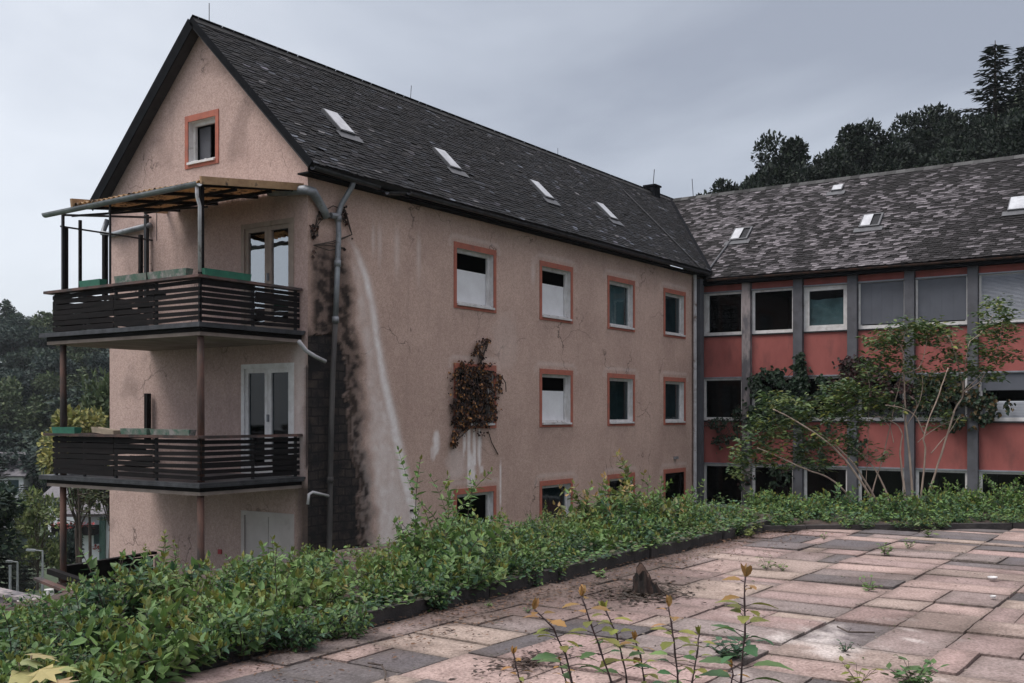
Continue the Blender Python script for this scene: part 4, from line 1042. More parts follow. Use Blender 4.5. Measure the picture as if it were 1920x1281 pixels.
# --- weeds in the joints
def weed(px, py, s, label, col=G2, n=14):
    b = at_z(px, py, 0); r = random.Random(int(px*7+py)); root = thing('weed', tuple(b), label, 'weed', 'weeds in the joints of the paving'); m = MB(); st = MB()
    for i in range(n):
        d = (rdir(r, .0, .8)+UP*.4).normalized(); m.col = jit(col, r); ln = s*r.uniform(.6, 1.2); pts = arc(r, b, d, ln, 3, .8); st.tube(pts, .0015, 3, False)
        for q in pts[1:]: m.leaf(q, rdir(r, -.1, .6), UP+rdir(r)*.5, s*.42, s*.22, .12, .15)
    st.build('stems', 'stemdark', root); m.build('leaves', 'leaf', root)
weed(1120, 1083, .10, 'small round green weed by the kerb left of the tree stump')
weed(1437, 1068, .12, 'left one of two short green tufts right of the tree stump', (.12, .20, .06), 8)
weed(1467, 1070, .10, 'right one of two short green tufts right of the tree stump', (.12, .20, .06), 7)
weed(1658, 1040, .13, 'dark green weed in a joint at mid distance on the right of the paving')
weed(1628, 1108, .11, 'flat green weed in a joint between pink slabs on the right', G2, 12)
weed(1705, 1028, .10, 'small weed in the joint just right of the mid distance weed', G2, 9)
weed(1738, 1008, .22, 'thin pale weed standing before the far planting strip', (.13, .18, .08), 8)
weed(1408, 1008, .16, 'yellow green tuft at the near left corner of the far strip', (.15, .19, .05), 14)
weed(1545, 1012, .08, 'tiny weed near the far end of the paving below the shrub', G2, 8)
weed(1585, 1222, .07, 'tiny dark weed at the corner of a dark slab', G3, 10)
weed(1372, 1235, .17, 'dark leaved bushy weed beside the pale spill on the paving', G3, 26)
weed(1712, 1290, .16, 'bushy green weed at the bottom edge on the right', G1, 24)
weed(1610, 1288, .14, 'yellowish seedling at the bottom edge right of the tall saplings', YG, 8)
weed(990, 1150, .06, 'tiny weed in the dark soil left of the stump', G1, 7)
weed(915, 1138, .06, 'tiny sprout on the dirty slabs in front of the kerb', G2, 8)

# --- tall saplings close to the camera
def sapling(pts, D, label, ln=.085, n=9, tip=OR, young=.24, seed=0):
    r = random.Random(seed+int(pts[0][0])); w = [at_d(px, py, D) for px, py in pts]
    d = (w[-1]-w[-2]).normalized(); g_ = w[-1].copy()
    while g_.z > 0: d = (d*.9-UP*.1).normalized(); g_ = g_+d*.06; w.append(g_.copy())
    w[-1].z = 0
    root = thing('sapling', tuple(w[-1]), label, 'sapling', 'saplings growing close to the camera'); st = MB(); lf = MB()
    # smooth, knotted stem
    k = len(w); sp = []
    for i in range(k-1):
        for q in range(3): sp.append(w[i].lerp(w[i+1], q/3)+rdir(r)*.0015)
    sp.append(w[-1]); st.tube(sp, [.0016+.0022*min(1, i/len(sp)*1.6)+.0008*(i % 3 == 0) for i in range(len(sp))], 7)
    def toothed(p, dd, nrm, s, wd, c):
        dd = dd.normalized(); sd = dd.cross(nrm).normalized(); nn = sd.cross(dd); lf.col = c; mid = []; Lf = []; Rt = []
        K = 7
        for i in range(K+1):
            t_ = i/K; ww = wd*math.sin(math.pi*min(1, t_*.93+.04))**.8*.5; dr = nn*(-s*.30*t_*t_); zz = .16*ww
            mid.append(lf.vert(p+dd*(s*t_)+dr)); tooth = 1.0 if i % 2 else .80
            Lf.append(lf.vert(p+dd*(s*(t_+.02*(i % 2)))+sd*(ww*tooth)+dr+nn*zz)); Rt.append(lf.vert(p+dd*(s*(t_+.02*(i % 2)))-sd*(ww*tooth)+dr+nn*zz))
        for i in range(K): lf.face((mid[i], mid[i+1], Lf[i+1], Lf[i])); lf.face((mid[i], Rt[i], Rt[i+1], mid[i+1]))
    tot = sum((a-b).length for a, b in zip(w, w[1:])); s = .012; rot = r.uniform(0, 6); i = 0
    vis = .50
    while s < min(tot*.9, vis):
        acc = 0
        for a, b in zip(w, w[1:]):
            l = (b-a).length
            if acc+l >= s: p = a.lerp(b, (s-acc)/l); break
            acc += l
        e = s/min(tot, vis); az = rot+i*2.4; out = Vector((math.cos(az), math.sin(az), .35-.1*e))
        # spread across the view as well as in depth
        sz = ln*(.42+.55*min(1, e*1.9))*r.uniform(.75, 1.15); pl = .010+.022*min(1, e*2)
        q = p+out.normalized()*pl; st.tube([p, q], .0011, 4, False)
        if e > .12 and r.random() < .45:
            o2 = Vector((-out.x+r.uniform(-.5, .5), -out.y+r.uniform(-.5, .5), out.z)).normalized(); q2 = p+o2*pl; st.tube([p, q2], .0011, 4, False)
            toothed(q2, o2-UP*.15, UP+rdir(r)*.5, sz*r.uniform(.6, 1), sz*r.uniform(.35, .5), jit(YG if e < young else r.choice((G2, G1, (.07, .16, .07))), r, .25))
        cc = tip if e < young*.5 else (YG if e < young else r.choice((G2, (.07, .16, .07), G1)))
        if e > young and r.random() < .12: cc = YG
        toothed(q, out-UP*.15, UP+rdir(r)*.35, sz, sz*r.uniform(.50, .62), jit(cc, r, .25))
        s += lerp(.011, .030, min(1, e*2))*r.uniform(.7, 1.2); i += 1
    for _ in range(4): toothed(w[0], UP+rdir(r, 0)*.6, rdir(r, -.2), ln*.33, ln*.16, jit(tip, r))
    st.build('stem', 'stemdark', root, smooth=True); lf.build('leaves', 'leaf', root)
sapling([(1001, 1143), (1037, 1178), (1060, 1226), (1072, 1281)], 2.55, 'leftmost tall dark stemmed sapling leaning left over the paving')
sapling([(1090, 1118), (1108, 1169), (1126, 1219), (1147, 1281)], 2.5, 'tall sapling with a drooping tip, second tall stem from the left', seed=3)
sapling([(1135, 1146), (1156, 1190), (1168, 1235), (1176, 1281)], 2.6, 'tall sapling with folded olive tip, third tall stem from the left', tip=YG, seed=5)
sapling([(1190, 1200), (1201, 1230), (1209, 1281)], 2.65, 'short orange tipped sapling between the third and fourth tall stems', .07, seed=4)
sapling([(1254, 1138), (1260, 1170), (1266, 1225), (1271, 1281)], 2.5, 'straight sapling with orange upper leaves in the middle of the row', seed=8)
sapling([(1311, 1190), (1307, 1225), (1298, 1281)], 2.7, 'short olive tipped sapling left of the tallest stem', .07, tip=YG, seed=2)
sapling([(1397, 1082), (1396, 1130), (1396, 1190), (1389, 1281)], 2.45, 'tallest sapling with a bunched orange tip on the right of the row', .095, seed=9)
sapling([(962, 1226), (968, 1250), (977, 1281)], 2.7, 'small bright yellow orange seedling left of all the tall stems', .06, young=.9, seed=6)
sapling([(1050, 1243), (1056, 1262), (1062, 1281)], 2.8, 'small orange seedling behind the leftmost tall stem', .05, young=.9, seed=7)
sapling([(1372, 1252), (1374, 1268), (1372, 1285)], 2.6, 'low red stemmed seedling just left of the tallest stem', .06, seed=11)

# --- tree stump
b = at_z(1213, 1113, 0); sr = random.Random(2)
stp = thing('tree_stump', tuple(b), 'jagged dark brown tree stump broken off on the pink slabs', 'stump')
m = MB(); k_ = 26; lev = 7; rings = []; SJ = [sr.uniform(-.02, .025) for _ in range(k_)]
VR = Vector((Rx, Ry, 0)); VF = Vector((Fx, Fy, 0))
for j in range(lev):
    t_ = j/(lev-1); ring = []
    for i in range(k_):
        a = 2*math.pi*i/k_; rr = lerp(.104+.02*max(0, math.cos(a)), .090, t_**.8)*(1+.16*nz(math.cos(a)*2, math.sin(a)*2, t_*2))+.018*(i % 2)*(1-t_*.4)
        top = interp([(-1, .155), (-.6, .175), (-.25, .235), (.1, .19), (.5, .135), (1, .075)], math.cos(a))+.03*nz(math.cos(a)*3, math.sin(a)*3, 7)+SJ[i]
        if abs(a-1.9) < .5: top += .03
        off = VR*(-.018*t_) 
        ring.append(m.vert(b+VR*(math.cos(a)*rr)+VF*(math.sin(a)*rr)+off+UP*(t_*top-.01)))
    rings.append(ring)
for A, B in zip(rings, rings[1:]):
    for i in range(k_): m.face((A[i], A[(i+1) % k_], B[(i+1) % k_], B[i]))
body = m.build('bark', 'stump', stp)
m = MB(); c = m.vert(b+UP*.10); ids = []
for q in rings[-1]: pass
top_ring = [Vector(body.data.vertices[i].co)+b for i in rings[-1]]
ids = [m.vert(b+(v-b)*.97+UP*0) for v in top_ring]
for i in range(k_): m.face((c, ids[i], ids[(i+1) % k_]))
m.build('split_wood', 'stumpin', stp)
m = MB()
for i in range(6):
    a = sr.uniform(0, 6.28); m.tube([b+UP*.03+VR*math.cos(a)*.09+VF*math.sin(a)*.09, b+VR*math.cos(a)*.13+VF*math.sin(a)*.13+UP*.01, b+VR*math.cos(a+.2)*.18+VF*math.sin(a+.2)*.18-UP*.01], [.014, .008, .003], 5)
m.build('roots', 'stump', stp)
# pale lid lying on the slabs and a second scrap
def scrap(px, py, rad, label, name):
    c = at_z(px, py, .015); m = MB(); n = 14
    prof = [(.2, .0), (.8, .004), (1, .018), (.96, .022), (.75, .010), (.2, .008)]; rg = []
    for rr, z in prof: rg.append([m.vert(c+Vector((math.cos(2*math.pi*i/n)*rad*rr, math.sin(2*math.pi*i/n)*rad*rr*.8, z))) for i in range(n)])
    for A, B in zip(rg, rg[1:]):
        for i in range(n): m.face((A[i], A[(i+1) % n], B[(i+1) % n], B[i]))
    m.face(rg[-1]); m.face(rg[0][::-1]); tag(m.build(name, 'white', loc=tuple(c)), label, 'litter')
scrap(1861, 1086, .055, 'small white lid lying on a dark slab at the right', 'plastic_lid'); scrap(1862, 1122, .03, 'tiny pale scrap lying right of the saplings near the white lid', 'pebble')
# dry twigs on the paving
def twig(pts, label):
    w = [at_z(*q, .014) for q in pts]; m = MB(); m.tube(w, .006, 5); m.tube([w[1], w[1].lerp(w[-1], .3)+Vector((.06, .05, .01))], .003, 4); tag(m.build('twig', 'bark', loc=tuple(w[0])), label, 'twig')
twig([(690, 1243), (715, 1247), (724, 1262), (722, 1275)], 'thin curved dry twig on the grey slab at the bottom'); twig([(1175, 1117), (1215, 1124), (1262, 1121)], 'dry twig lying in front of the stump'); twig([(1570, 1175), (1590, 1185), (1640, 1186)], 'dry twig on the pink slabs right of the saplings')

# --- shrub with bare pale stems by the wing
SD = 16.6
def sp3(px, py, dz=0): return at_d(px, py, SD+dz)
shb = thing('bare_stemmed_shrub', tuple(at_d(1680, 965, SD)), 'tall shrub with long bare pale stems and leafy ends before the red wing', 'shrub')
r = random.Random(77); st = MB(); lf = MB()
BR = [([(1640, 965), (1636, 938), (1585, 863), (1539, 820), (1481, 784), (1450, 768)], .030, -.3), ([(1640, 965), (1640, 935), (1600, 870), (1560, 830), (1525, 805)], .026, .2), ([(1600, 965), (1590, 930), (1555, 897), (1510, 880), (1455, 855), (1420, 840)], .024, -.2), ([(1668, 965), (1662, 925), (1640, 880), (1600, 840), (1565, 822)], .022, .4),
 ([(1628, 965), (1634, 928), (1657, 850), (1675, 770), (1691, 698), (1693, 660)], .017, .5), ([(1712, 965), (1710, 925), (1705, 850), (1698, 790), (1695, 700), (1690, 650), (1665, 620)], .026, 0), ([(1698, 965), (1696, 920), (1688, 850), (1692, 815)], .030, .2), ([(1728, 965), (1727, 930), (1735, 850), (1733, 815), (1760, 740), (1778, 690)], .023, -.4), ([(1735, 965), (1740, 932), (1765, 850), (1790, 770), (1806, 735), (1790, 660), (1776, 627)], .026, .2),
 ([(1806, 735), (1838, 715), (1850, 690)], .014, .2), ([(1806, 735), (1815, 650), (1838, 625), (1862, 590)], .013, .2), ([(1733, 815), (1715, 780), (1690, 765), (1660, 760)], .015, -.4), ([(1698, 800), (1720, 760), (1705, 742)], .013, 0), ([(1692, 815), (1680, 795), (1640, 782), (1625, 812)], .014, .2), ([(1695, 700), (1722, 690), (1735, 655), (1738, 630)], .012, 0), ([(1675, 830), (1668, 800), (1640, 775)], .010, .3), ([(1745, 850), (1780, 810), (1800, 780)], .011, .2), ([(1720, 830), (1760, 800), (1810, 780)], .009, .5), ([(1720, 765), (1730, 730), (1728, 690)], .011, .1), ([(1622, 930), (1626, 850), (1630, 720), (1622, 690)], .008, .9), ([(1690, 650), (1700, 620), (1720, 605)], .010, 0), ([(1806, 735), (1840, 700), (1870, 655), (1880, 600)], .009, .3)]
for pts, rad, dz in BR:
    w = []
    for i, q in enumerate(pts): w.append(sp3(q[0], q[1], dz*i/len(pts)+.1*nz(i*.7, rad*300)))
    sm = []
    for i in range(len(w)-1):
        p0, p1, p2, p3 = w[max(0, i-1)], w[i], w[i+1], w[min(len(w)-1, i+2)]
        for k in range(4):
            t_ = k/4; sm.append(.5*((2*p1)+(p2-p0)*t_+(2*p0-5*p1+4*p2-p3)*t_*t_+(3*p1-p0-3*p2+p3)*t_**3)+rdir(r)*.006)
    sm.append(w[-1]); st.tube(sm, [.76*rad*(1-.62*i/len(sm))*(1+.08*(i % 4 == 0)) for i in range(len(sm))], 6)
st.build('stems', 'palebark', shb, smooth=True)
CL = [(1700, 625, 46, 26, 34), (1665, 650, 32, 22, 20), (1745, 625, 40, 24, 22), (1775, 650, 30, 30, 16), (1640, 640, 20, 14, 8), (1865, 590, 34, 34, 20), (1880, 620, 30, 26, 16), (1845, 640, 30, 26, 14), (1875, 665, 36, 18, 14), (1800, 690, 50, 22, 20), (1850, 700, 44, 16, 14), (1640, 690, 30, 22, 12), (1690, 690, 46, 24, 16), (1625, 735, 60, 26, 30), (1570, 735, 36, 22, 16), (1560, 765, 50, 26, 24), (1650, 770, 50, 24, 18), (1480, 770, 46, 28, 28), (1450, 750, 26, 14, 10), (1440, 800, 40, 26, 24), (1500, 815, 44, 28, 24), (1410, 850, 36, 30, 26), (1470, 860, 44, 22, 20), (1560, 830, 40, 24, 16), (1590, 790, 40, 20, 16), (1390, 880, 24, 16, 10), (1750, 730, 40, 26, 14), (1620, 850, 40, 24, 10), (1540, 870, 30, 16, 10), (1770, 790, 40, 18, 8)]
for px, py, rx, ry, n in CL:
    for _ in range(int(n*2.1)):
        a = r.uniform(0, 6.28); q = math.sqrt(r.random()); c = sp3(px+math.cos(a)*q*rx, py+math.sin(a)*q*ry, r.uniform(-.15, .75))
        d = rdir(r, -.2, .6); pts = [c, c+d*.07, c+d*.16+UP*.02]; tone = r.choice(((.075, .125, .045), (.11, .155, .05), (.055, .10, .045))); 
        for p in pts:
            for _k in range(3):
                s = r.uniform(.06, .12); lf.col = jit(YG if r.random() < .10 else tone, r); lf.leaf(p+rdir(r, -1)*.04, rdir(r, -.4, .4), UP+rdir(r)*.6, s, s*.5, .12, .2)
lf.build('leaves', 'leaf', shb)

# --- climbers
def creeper(name, label, X, blobs, cols, ls, dens, seed, wood='bark', axis='x', th=.22, gate=-.12, gsc=1.0):
    r = random.Random(seed); m = MB(); st = MB(); pr = None
    base = at_x(*blobs[0][:2], X) if axis == 'x' else at_y(*blobs[0][:2], X)
    root = thing(name, tuple(base), label, 'climber')
    for px, py, rx, ry in blobs:
        n = int(rx*ry*dens)
        for _ in range(n):
            a = r.uniform(0, 6.28); q = math.sqrt(r.random()); q *= r.uniform(.8, 1.25); x, y = px+math.cos(a)*q*rx, py+math.sin(a)*q*ry
            if nz(x*.045*gsc, y*.045*gsc, seed) < gate or (q > .8 and nz(x*.11, y*.11, seed+3) < .0): continue
            dep = abs(r.gauss(0, th*.5))*(1.1-q*.6)
            p = at_x(x, y, X-dep) if axis == 'x' else at_y(x, y, X-dep)
            out = Vector((-1, 0, 0)) if axis == 'x' else Vector((0, -1, 0)); m.col = jit(r.choice(cols), r, .3); s = ls*r.uniform(.6, 1.3)
            m.leaf(p, (rdir(r, -1, .2)+out*.3-UP*.5).normalized(), out+rdir(r, -.5)*.8, s, s*.75, .12, .15)
        c = at_x(px, py, X-.03) if axis == 'x' else at_y(px, py, X-.03)
        if pr is not None:
            for _ in range(2): mid = pr.lerp(c, .5)+Vector((0, 0, r.uniform(-.2, .2))); st.tube([pr, mid, c], .010, 5)
        pr = c
    st.build('stems', wood, root); m.build('leaves', 'leaf' if 'dry' not in name else 'dryleaf', root); return root
IV = [(.022, .045, .026), (.030, .06, .032), (.018, .036, .024)]
creeper('ivy', 'dark green ivy smothering the second and third wing windows and running up a pilaster', XW-.18, [(1500, 690, 14, 24), (1470, 715, 40, 24), (1440, 715, 36, 26), (1520, 715, 34, 22), (1440, 760, 40, 34), (1490, 760, 32, 34), (1420, 800, 26, 24), (1545, 740, 24, 22), (1500, 675, 6, 20)], IV, .125, .85, 3)
creeper('ivy', 'thin ivy hanging from the first wing window sill beside the corner', XW-.12, [(1350, 795, 30, 16), (1370, 815, 18, 24), (1345, 830, 10, 16), (1385, 780, 12, 20), (1392, 860, 10, 40), (1400, 905, 14, 30)], IV+[(.07, .035, .03)], .10, .5, 5)
creeper('red_creeper', 'dark red creeper hanging on the wing behind the bare stemmed shrub', XW-.2, [(1612, 690, 46, 26), (1600, 715, 54, 26), (1650, 715, 40, 24), (1580, 735, 36, 20), (1680, 735, 40, 26), (1640, 745, 40, 20)], [(.055, .022, .026), (.035, .02, .022), (.075, .03, .03), (.03, .035, .022)], .115, .85, 9)
creeper('ivy', 'dark ivy with brownish leaves over the wing window right of the bare stemmed shrub', XW-.2, [(1790, 745, 50, 34), (1830, 770, 46, 28), (1740, 740, 40, 40), (1860, 755, 40, 18), (1800, 790, 30, 18)], IV+[(.10, .06, .025), (.05, .05, .022)], .115, .6, 11)
creeper('ivy', 'ivy climbing the lower wing wall behind the left limbs of the shrub', XW-.15, [(1540, 800, 20, 30), (1520, 850, 30, 30), (1460, 890, 24, 26), (1600, 830, 24, 20)], IV, .11, .42, 13)
DRY = [(.045, .022, .018), (.07, .030, .02), (.028, .018, .016), (.028, .018, .016), (.045, .022, .018), (.13, .055, .025), (.42, .20, .08)]
dv_ = creeper('dry_creeper', 'withered brown creeper hanging over the second floor window nearest the drainpipe', YW-.03, [(890, 750, 44, 50), (870, 710, 26, 28), (890, 690, 40, 16), (915, 720, 20, 34), (875, 780, 28, 30), (905, 780, 24, 30), (862, 750, 14, 64), (918, 760, 12, 46), (898, 660, 12, 20), (908, 645, 9, 14), (917, 636, 5, 8), (854, 815, 8, 14), (850, 832, 6, 10), (938, 720, 6, 20)], DRY, .062, 1.15, 15, axis='y', th=.20, gate=-.10, gsc=2.2)
st = MB(); st.tube([at_y(916, 810, YW-.04), at_y(922, 830, YW-.03), at_y(934, 852, YW-.02)], .012, 5); st.tube([at_y(940, 705, YW-.06), at_y(948, 718, YW-.1), at_y(949, 735, YW-.1)], .012, 5)
for i in range(14): x0 = 855+i*5; st.tube([at_y(x0, 690+(i*7) % 20, YW-.05), at_y(x0+4, 740, YW-.12), at_y(x0-3, 800-(i*5) % 30, YW-.06)], .012, 5)
st.build('hanging_stems', 'bark', dv_)
# dead tendrils round the drainpipe junction
creeper('dry_creeper', 'dead brown tendrils clinging round the zinc drainpipe junction under the eave', YW-.02, [(637, 400, 5, 8), (652, 420, 5, 8), (612, 405, 6, 6), (590, 430, 7, 16), (600, 400, 4, 10), (648, 395, 4, 16), (660, 440, 3, 10), (588, 460, 4, 20), (645, 465, 5, 6)], DRY[:4], .07, .55, 19, axis='y', th=.08)

# ================================================================== trees
def make_tree(seed, h, rad, nleaf, ls, cols, kind='round', name='deciduous_tree', trunk_h=.25):
    r = random.Random(seed); lo = Vector((0, 0, -80)); root = thing(name, tuple(lo), 'x', 'tree'); st = MB(); lf = MB()
    if kind == 'conifer':
        st.tube([lo, lo+UP*h*.5, lo+UP*h], [h*.018, h*.012, .02], 7); z = h*.10
        while z < h*.985:
            t_ = z/h; L_ = rad*(1-t_)**.75*r.uniform(.75, 1.15)+.12; nb = max(4, int(9*(1-t_))+3); a0 = r.uniform(0, 6)
            for i in range(nb):
                a = a0+6.283*i/nb+r.uniform(-.25, .25); l = L_*r.uniform(.65, 1.12); d = Vector((math.cos(a), math.sin(a), -.12+.35*t_)); b = lo+UP*z
                tipp = b+d*l+UP*.06*l; st.tube([b, b+d*l*.5-UP*.05*l, tipp], [.03, .02, .008], 4, False)
                k = max(3, int(l/ls*2.2))
                for q in range(k):
                    s_ = (q+.6)/k; p = b+d*l*s_-UP*.05*l*math.sin(s_*3); sd = d.cross(UP).normalized()
                    for sg in (-1, 0, 1):
                        lf.col = jit(r.choice(cols), r, .3); lf.leaf(p+rdir(r)*.05, (d*.7+sd*sg*.8+rdir(r, -.6, .3)*.35).normalized(), UP+rdir(r)*.4, ls*r.uniform(.8, 1.7)*(1.1-.5*s_), ls*.42, .1, .25)
            z += h*.030*r.uniform(.8, 1.2)*(1.15-.55*t_)
    else:
        cz, rz = (h*.62, h*.40) if kind == 'round' else (h*.80, h*.20)
        st.tube([lo, lo+UP*h*.3+rdir(r)*.1*rad, lo+UP*h*.62], [h*.022, h*.016, h*.008], 7)
        blobs = []
        for _ in range(22 if kind == 'round' else 14):
            d = rdir(r, -.75, 1); q = r.uniform(.45, .85); c = lo+UP*cz+Vector((d.x*rad*q, d.y*rad*q, d.z*rz*q)); br = rad*r.uniform(.24, .42); blobs.append((c, br))
            st.tube([lo+UP*h*r.uniform(.25, .5), c], [h*.007, .02], 5, False)
        for _ in range(nleaf):
            c, br = r.choice(blobs); d = rdir(r, -.85, 1); q = r.random()**.4; p = c+Vector((d.x, d.y, d.z*.75))*br*q
            if nz(p.x*1.1/rad*3, p.y*1.1/rad*3, p.z*3/rad) < -.34: continue
            lf.col = jit(r.choice(cols), r, .28); s = ls*r.uniform(.6, 1.4); lf.leaf(p, (d+rdir(r)*.9-UP*.25).normalized(), (UP*.8+d*.6+rdir(r)*.7), s, s*.7, .1, .2)
    st.build('trunk', 'bark', root); lf.build('crown', 'farleaf', root)
    root['h'] = h; root['r'] = rad
    return root
DK = [(.014, .025, .018), (.022, .036, .022), (.010, .018, .015)]
FOR = [(.040, .066, .050), (.055, .085, .052), (.030, .052, .044)]
NT = [make_tree(200+i, 12, 4.2, 24000, .30, DK) for i in range(3)]
CT = [make_tree(220+i, 16, 3.6, 0, .46, DK, 'conifer', 'conifer') for i in range(2)]
FT = [make_tree(240+i, 10, 4.0, 6000, .46, c) for i, c in enumerate((FOR, [(.068, .10, .052), (.085, .115, .055)], FOR, [(.034, .058, .050), (.026, .046, .044)]))]
def tree_at(proto, px, top_py, D, halfw_px, label, group=None, seed=0, cat='tree', zbase=None):
    t_ = at_d(px, top_py, D); zb = (terrain(t_.x, t_.y) if zbase is None else zbase)-.3; h = t_.z-zb; w = halfw_px*D/FOC*(1.25 if proto in NT else 1)
    hh, rr = (16, 3.6) if proto in CT else ((10, 4.0) if proto in FT else (12, 4.2))
    return place(proto, t_.x, t_.y, zb, w/rr, seed, label, cat, group, sz=h/hh)
# wood on the slope behind the wing
HG = 'trees on the slope behind the wing'
tree_at(NT[0], 1352, 322, 74, 58, 'lowest round dark tree at the left end of the wood behind the slate roof', HG, 1)
tree_at(NT[1], 1462, 264, 72, 68, 'broad round dark tree standing out second from the left behind the slate roof', HG, 2)
tree_at(NT[2], 1548, 290, 75, 50, 'small dark tree in the dip between two taller round trees', HG, 3)
tree_at(NT[0], 1632, 210, 72, 72, 'large round dark tree above the middle of the wing roof', HG, 4)
tree_at(NT[2], 1724, 192, 74, 58, 'dark tree with a domed top just right of the middle of the roof', HG, 5)
tree_at(NT[1], 1790, 215, 76, 46, 'thin dark tree with sky showing through left of the tall conifer', HG, .4)
tree_at(CT[0], 1866, 76, 70, 120, 'tall pointed dark conifer on the slope near the right edge', HG, 1)
tree_at(CT[1], 1922, 84, 73, 110, 'second tall conifer cut off by the right edge of the picture', HG, 2)
for i, (px, py, D, w) in enumerate(((1405, 322, 68, 46), (1510, 318, 68, 50), (1588, 276, 67, 54), (1690, 250, 67, 60), (1760, 240, 68, 60), (1830, 200, 66, 60), (1895, 190, 64, 70), (1960, 170, 66, 70), (1860, 230, 60, 60), (1775, 262, 60, 56), (1930, 225, 58, 70), (1990, 120, 74, 70), (1310, 372, 76, 30))):
    tree_at(NT[i % 3], px, py, D, w, 'dark tree filling the wood behind the wing roof', HG, i*1.3)
# wooded hillside across the valley, far left
rt = random.Random(41); FG = 'trees of the hillside across the valley'
rows = []
for k in range(11):
    D = 122+k*11.5
    px = -190+rt.uniform(0, 30)
    while px < 420:
        rows.append((px, D)); px += rt.uniform(50, 78)*150/D
for px, D in rows:
    c = at_d(px, 700, D); zb = terrain(c.x, c.y); h = rt.uniform(8.5, 12.5)
    tp = HOR-(zb+h-EYE)*FOC/D
    tree_at(FT[rt.choice((0, 0, 2, 3, 3, 1))], px, tp, D, rt.uniform(3.6, 5.4)*FOC/D, 'dark green tree of the dense wooded hillside across the valley', FG, rt.uniform(0, 6))
# nearer trees on the left
YEL = [(.36, .33, .12), (.28, .28, .10), (.18, .20, .08)]
yt = make_tree(301, 9, 3.2, 4200, .30, YEL, 'loose', 'yellow_tree'); t_ = at_d(150, 760, 46)
place(yt, t_.x, t_.y, terrain(t_.x, t_.y)-.3, .62, 0, 'loose yellow green tree behind the lower balcony', 'tree', sz=(t_.z-terrain(t_.x, t_.y))/9)
t_ = at_d(205, 705, 62); place(FT[1], t_.x, t_.y, terrain(t_.x, t_.y), .62, 2, 'mid green round tree just left of the house wall behind the yellow tree', 'tree', sz=1.25)
t_ = at_d(70, 930, 52); bt = make_tree(303, 5, 2.3, 2600, .26, [(.13, .17, .06), (.10, .14, .05), (.16, .19, .075)], 'round', 'round_tree'); place(bt, t_.x, t_.y, terrain(t_.x, t_.y)-.5, .62, 0, 'pale green round small tree below the grey roofs on the left', 'tree', sz=(t_.z-terrain(t_.x, t_.y)+.5)/5)
ct = tree_at(CT[0], -5, 850, 44, 75, 'dark conifer at the left edge below the hillside', None, 3)
ct = tree_at(CT[1], 45, 905, 60, 48, 'dark green conifer behind the pale round tree', None, 1)
t_ = at_d(-60, 860, 40); place(FT[2], t_.x, t_.y, terrain(t_.x, t_.y), .50, 1, 'mid green bushy tree just outside the left edge in front of the grey roof', 'tree', sz=(t_.z-terrain(t_.x, t_.y))/10)
t_ = at_d(112, 985, 56); place(FT[3], t_.x, t_.y, terrain(t_.x, t_.y), .28, 4, 'small dark tree left of the white house in the valley', 'tree', sz=(t_.z-terrain(t_.x, t_.y))/10)
def thin_tree(px0, top, bot, D, label, seed):
    r = random.Random(seed); a, b = at_d(px0, top, D), at_d(px0+4, bot, D); b.z = terrain(b.x, b.y)-.2; root = thing('thin_tree', tuple(b), label, 'tree', 'thin young trees before the white house'); m = MB(); lf = MB()
    m.tube([b, b.lerp(a, .5)+rdir(r)*.15, a], [.07, .05, .02], 6)
    for _ in range(11):
        p = b.lerp(a, r.uniform(.62, 1)); q = p+Vector((r.uniform(-1, 1), r.uniform(-1, 1), r.uniform(.0, .45)))*.9; m.tube([p, q], [.02, .006], 4, False)
        for _k in range(22): lf.col = jit(r.choice(((.05, .07, .03), (.08, .09, .035))), r); lf.leaf(p.lerp(q, r.uniform(.3, 1.1))+rdir(r, -1)*.18, rdir(r, -.4, .4), UP+rdir(r)*.6, .16, .09)
    m.build('trunk', 'bark', root); lf.build('crown', 'leaf', root)
thin_tree(166, 900, 1040, 38, 'thin young tree in front of the white house, nearer its green corner post', 1); thin_tree(146, 905, 1045, 37, 'thin young tree with a forked stem left of the other before the white house', 2)

# ================================================================== the valley: houses, lamps, wall
def at_ground(px, D): p = at_d(px, 800, D); p.z = terrain(p.x, p.y); return p
c = at_d(172, 1000, 78); zg = terrain(c.x, c.y)
vh = thing('white_house', (c.x, c.y, zg), 'white village house with grey roof, dark flower balcony and green corner post', 'house')
TV = lambda a, z, d: tuple(c+Vector((Rx, Ry, 0))*(a*1.0)+Vector((Fx, Fy, 0))*d+UP*z)
def vz(py): return (HOR-py)*78/FOC+EYE-c.z
def va(px): return (px-172)*78/FOC
m = MB(); tbox(m, TV, va(142), va(260), zg-c.z-.5, vz(963), 0, 7); m.build('wall', 'houseplaster', vh)
m = MB(); p = [TV(va(118), vz(962), -.8), TV(va(270), vz(962), -.8), TV(va(270), vz(905), 4), TV(va(135), vz(905), 4)]; deckbox(p, .25, m); p = [TV(va(118), vz(962), 8.8), TV(va(270), vz(962), 8.8), TV(va(270), vz(905), 4.01), TV(va(135), vz(905), 4.01)]; deckbox(p, .25, m); m.build('roof', 'houseroof', vh)
m = MB(); tbox(m, TV, va(108), va(186), vz(1001), vz(984), -1.1, -.02); b_ = m.build('balcony', 'darkwood', vh)
m = MB()
for i in range(60): a = rb.uniform(va(108), va(186)); z = vz(984)+rb.uniform(-.15, .2); m.leaf(TV(a, z, -1.15+rb.uniform(-.1, .2)), rdir(rb), UP, .3, .25)
m.build('flowers', 'flowers', b_)
m = MB(); tbox(m, TV, va(176), va(190), vz(1020), vz(1001), -.03, .02); m.build('window', 'darkglass', vh)
m = MB(); tbox(m, TV, va(189), va(199), zg-c.z, vz(963), -.3, -.04); m.build('corner_post', 'greenpaint', vh)
m = MB()
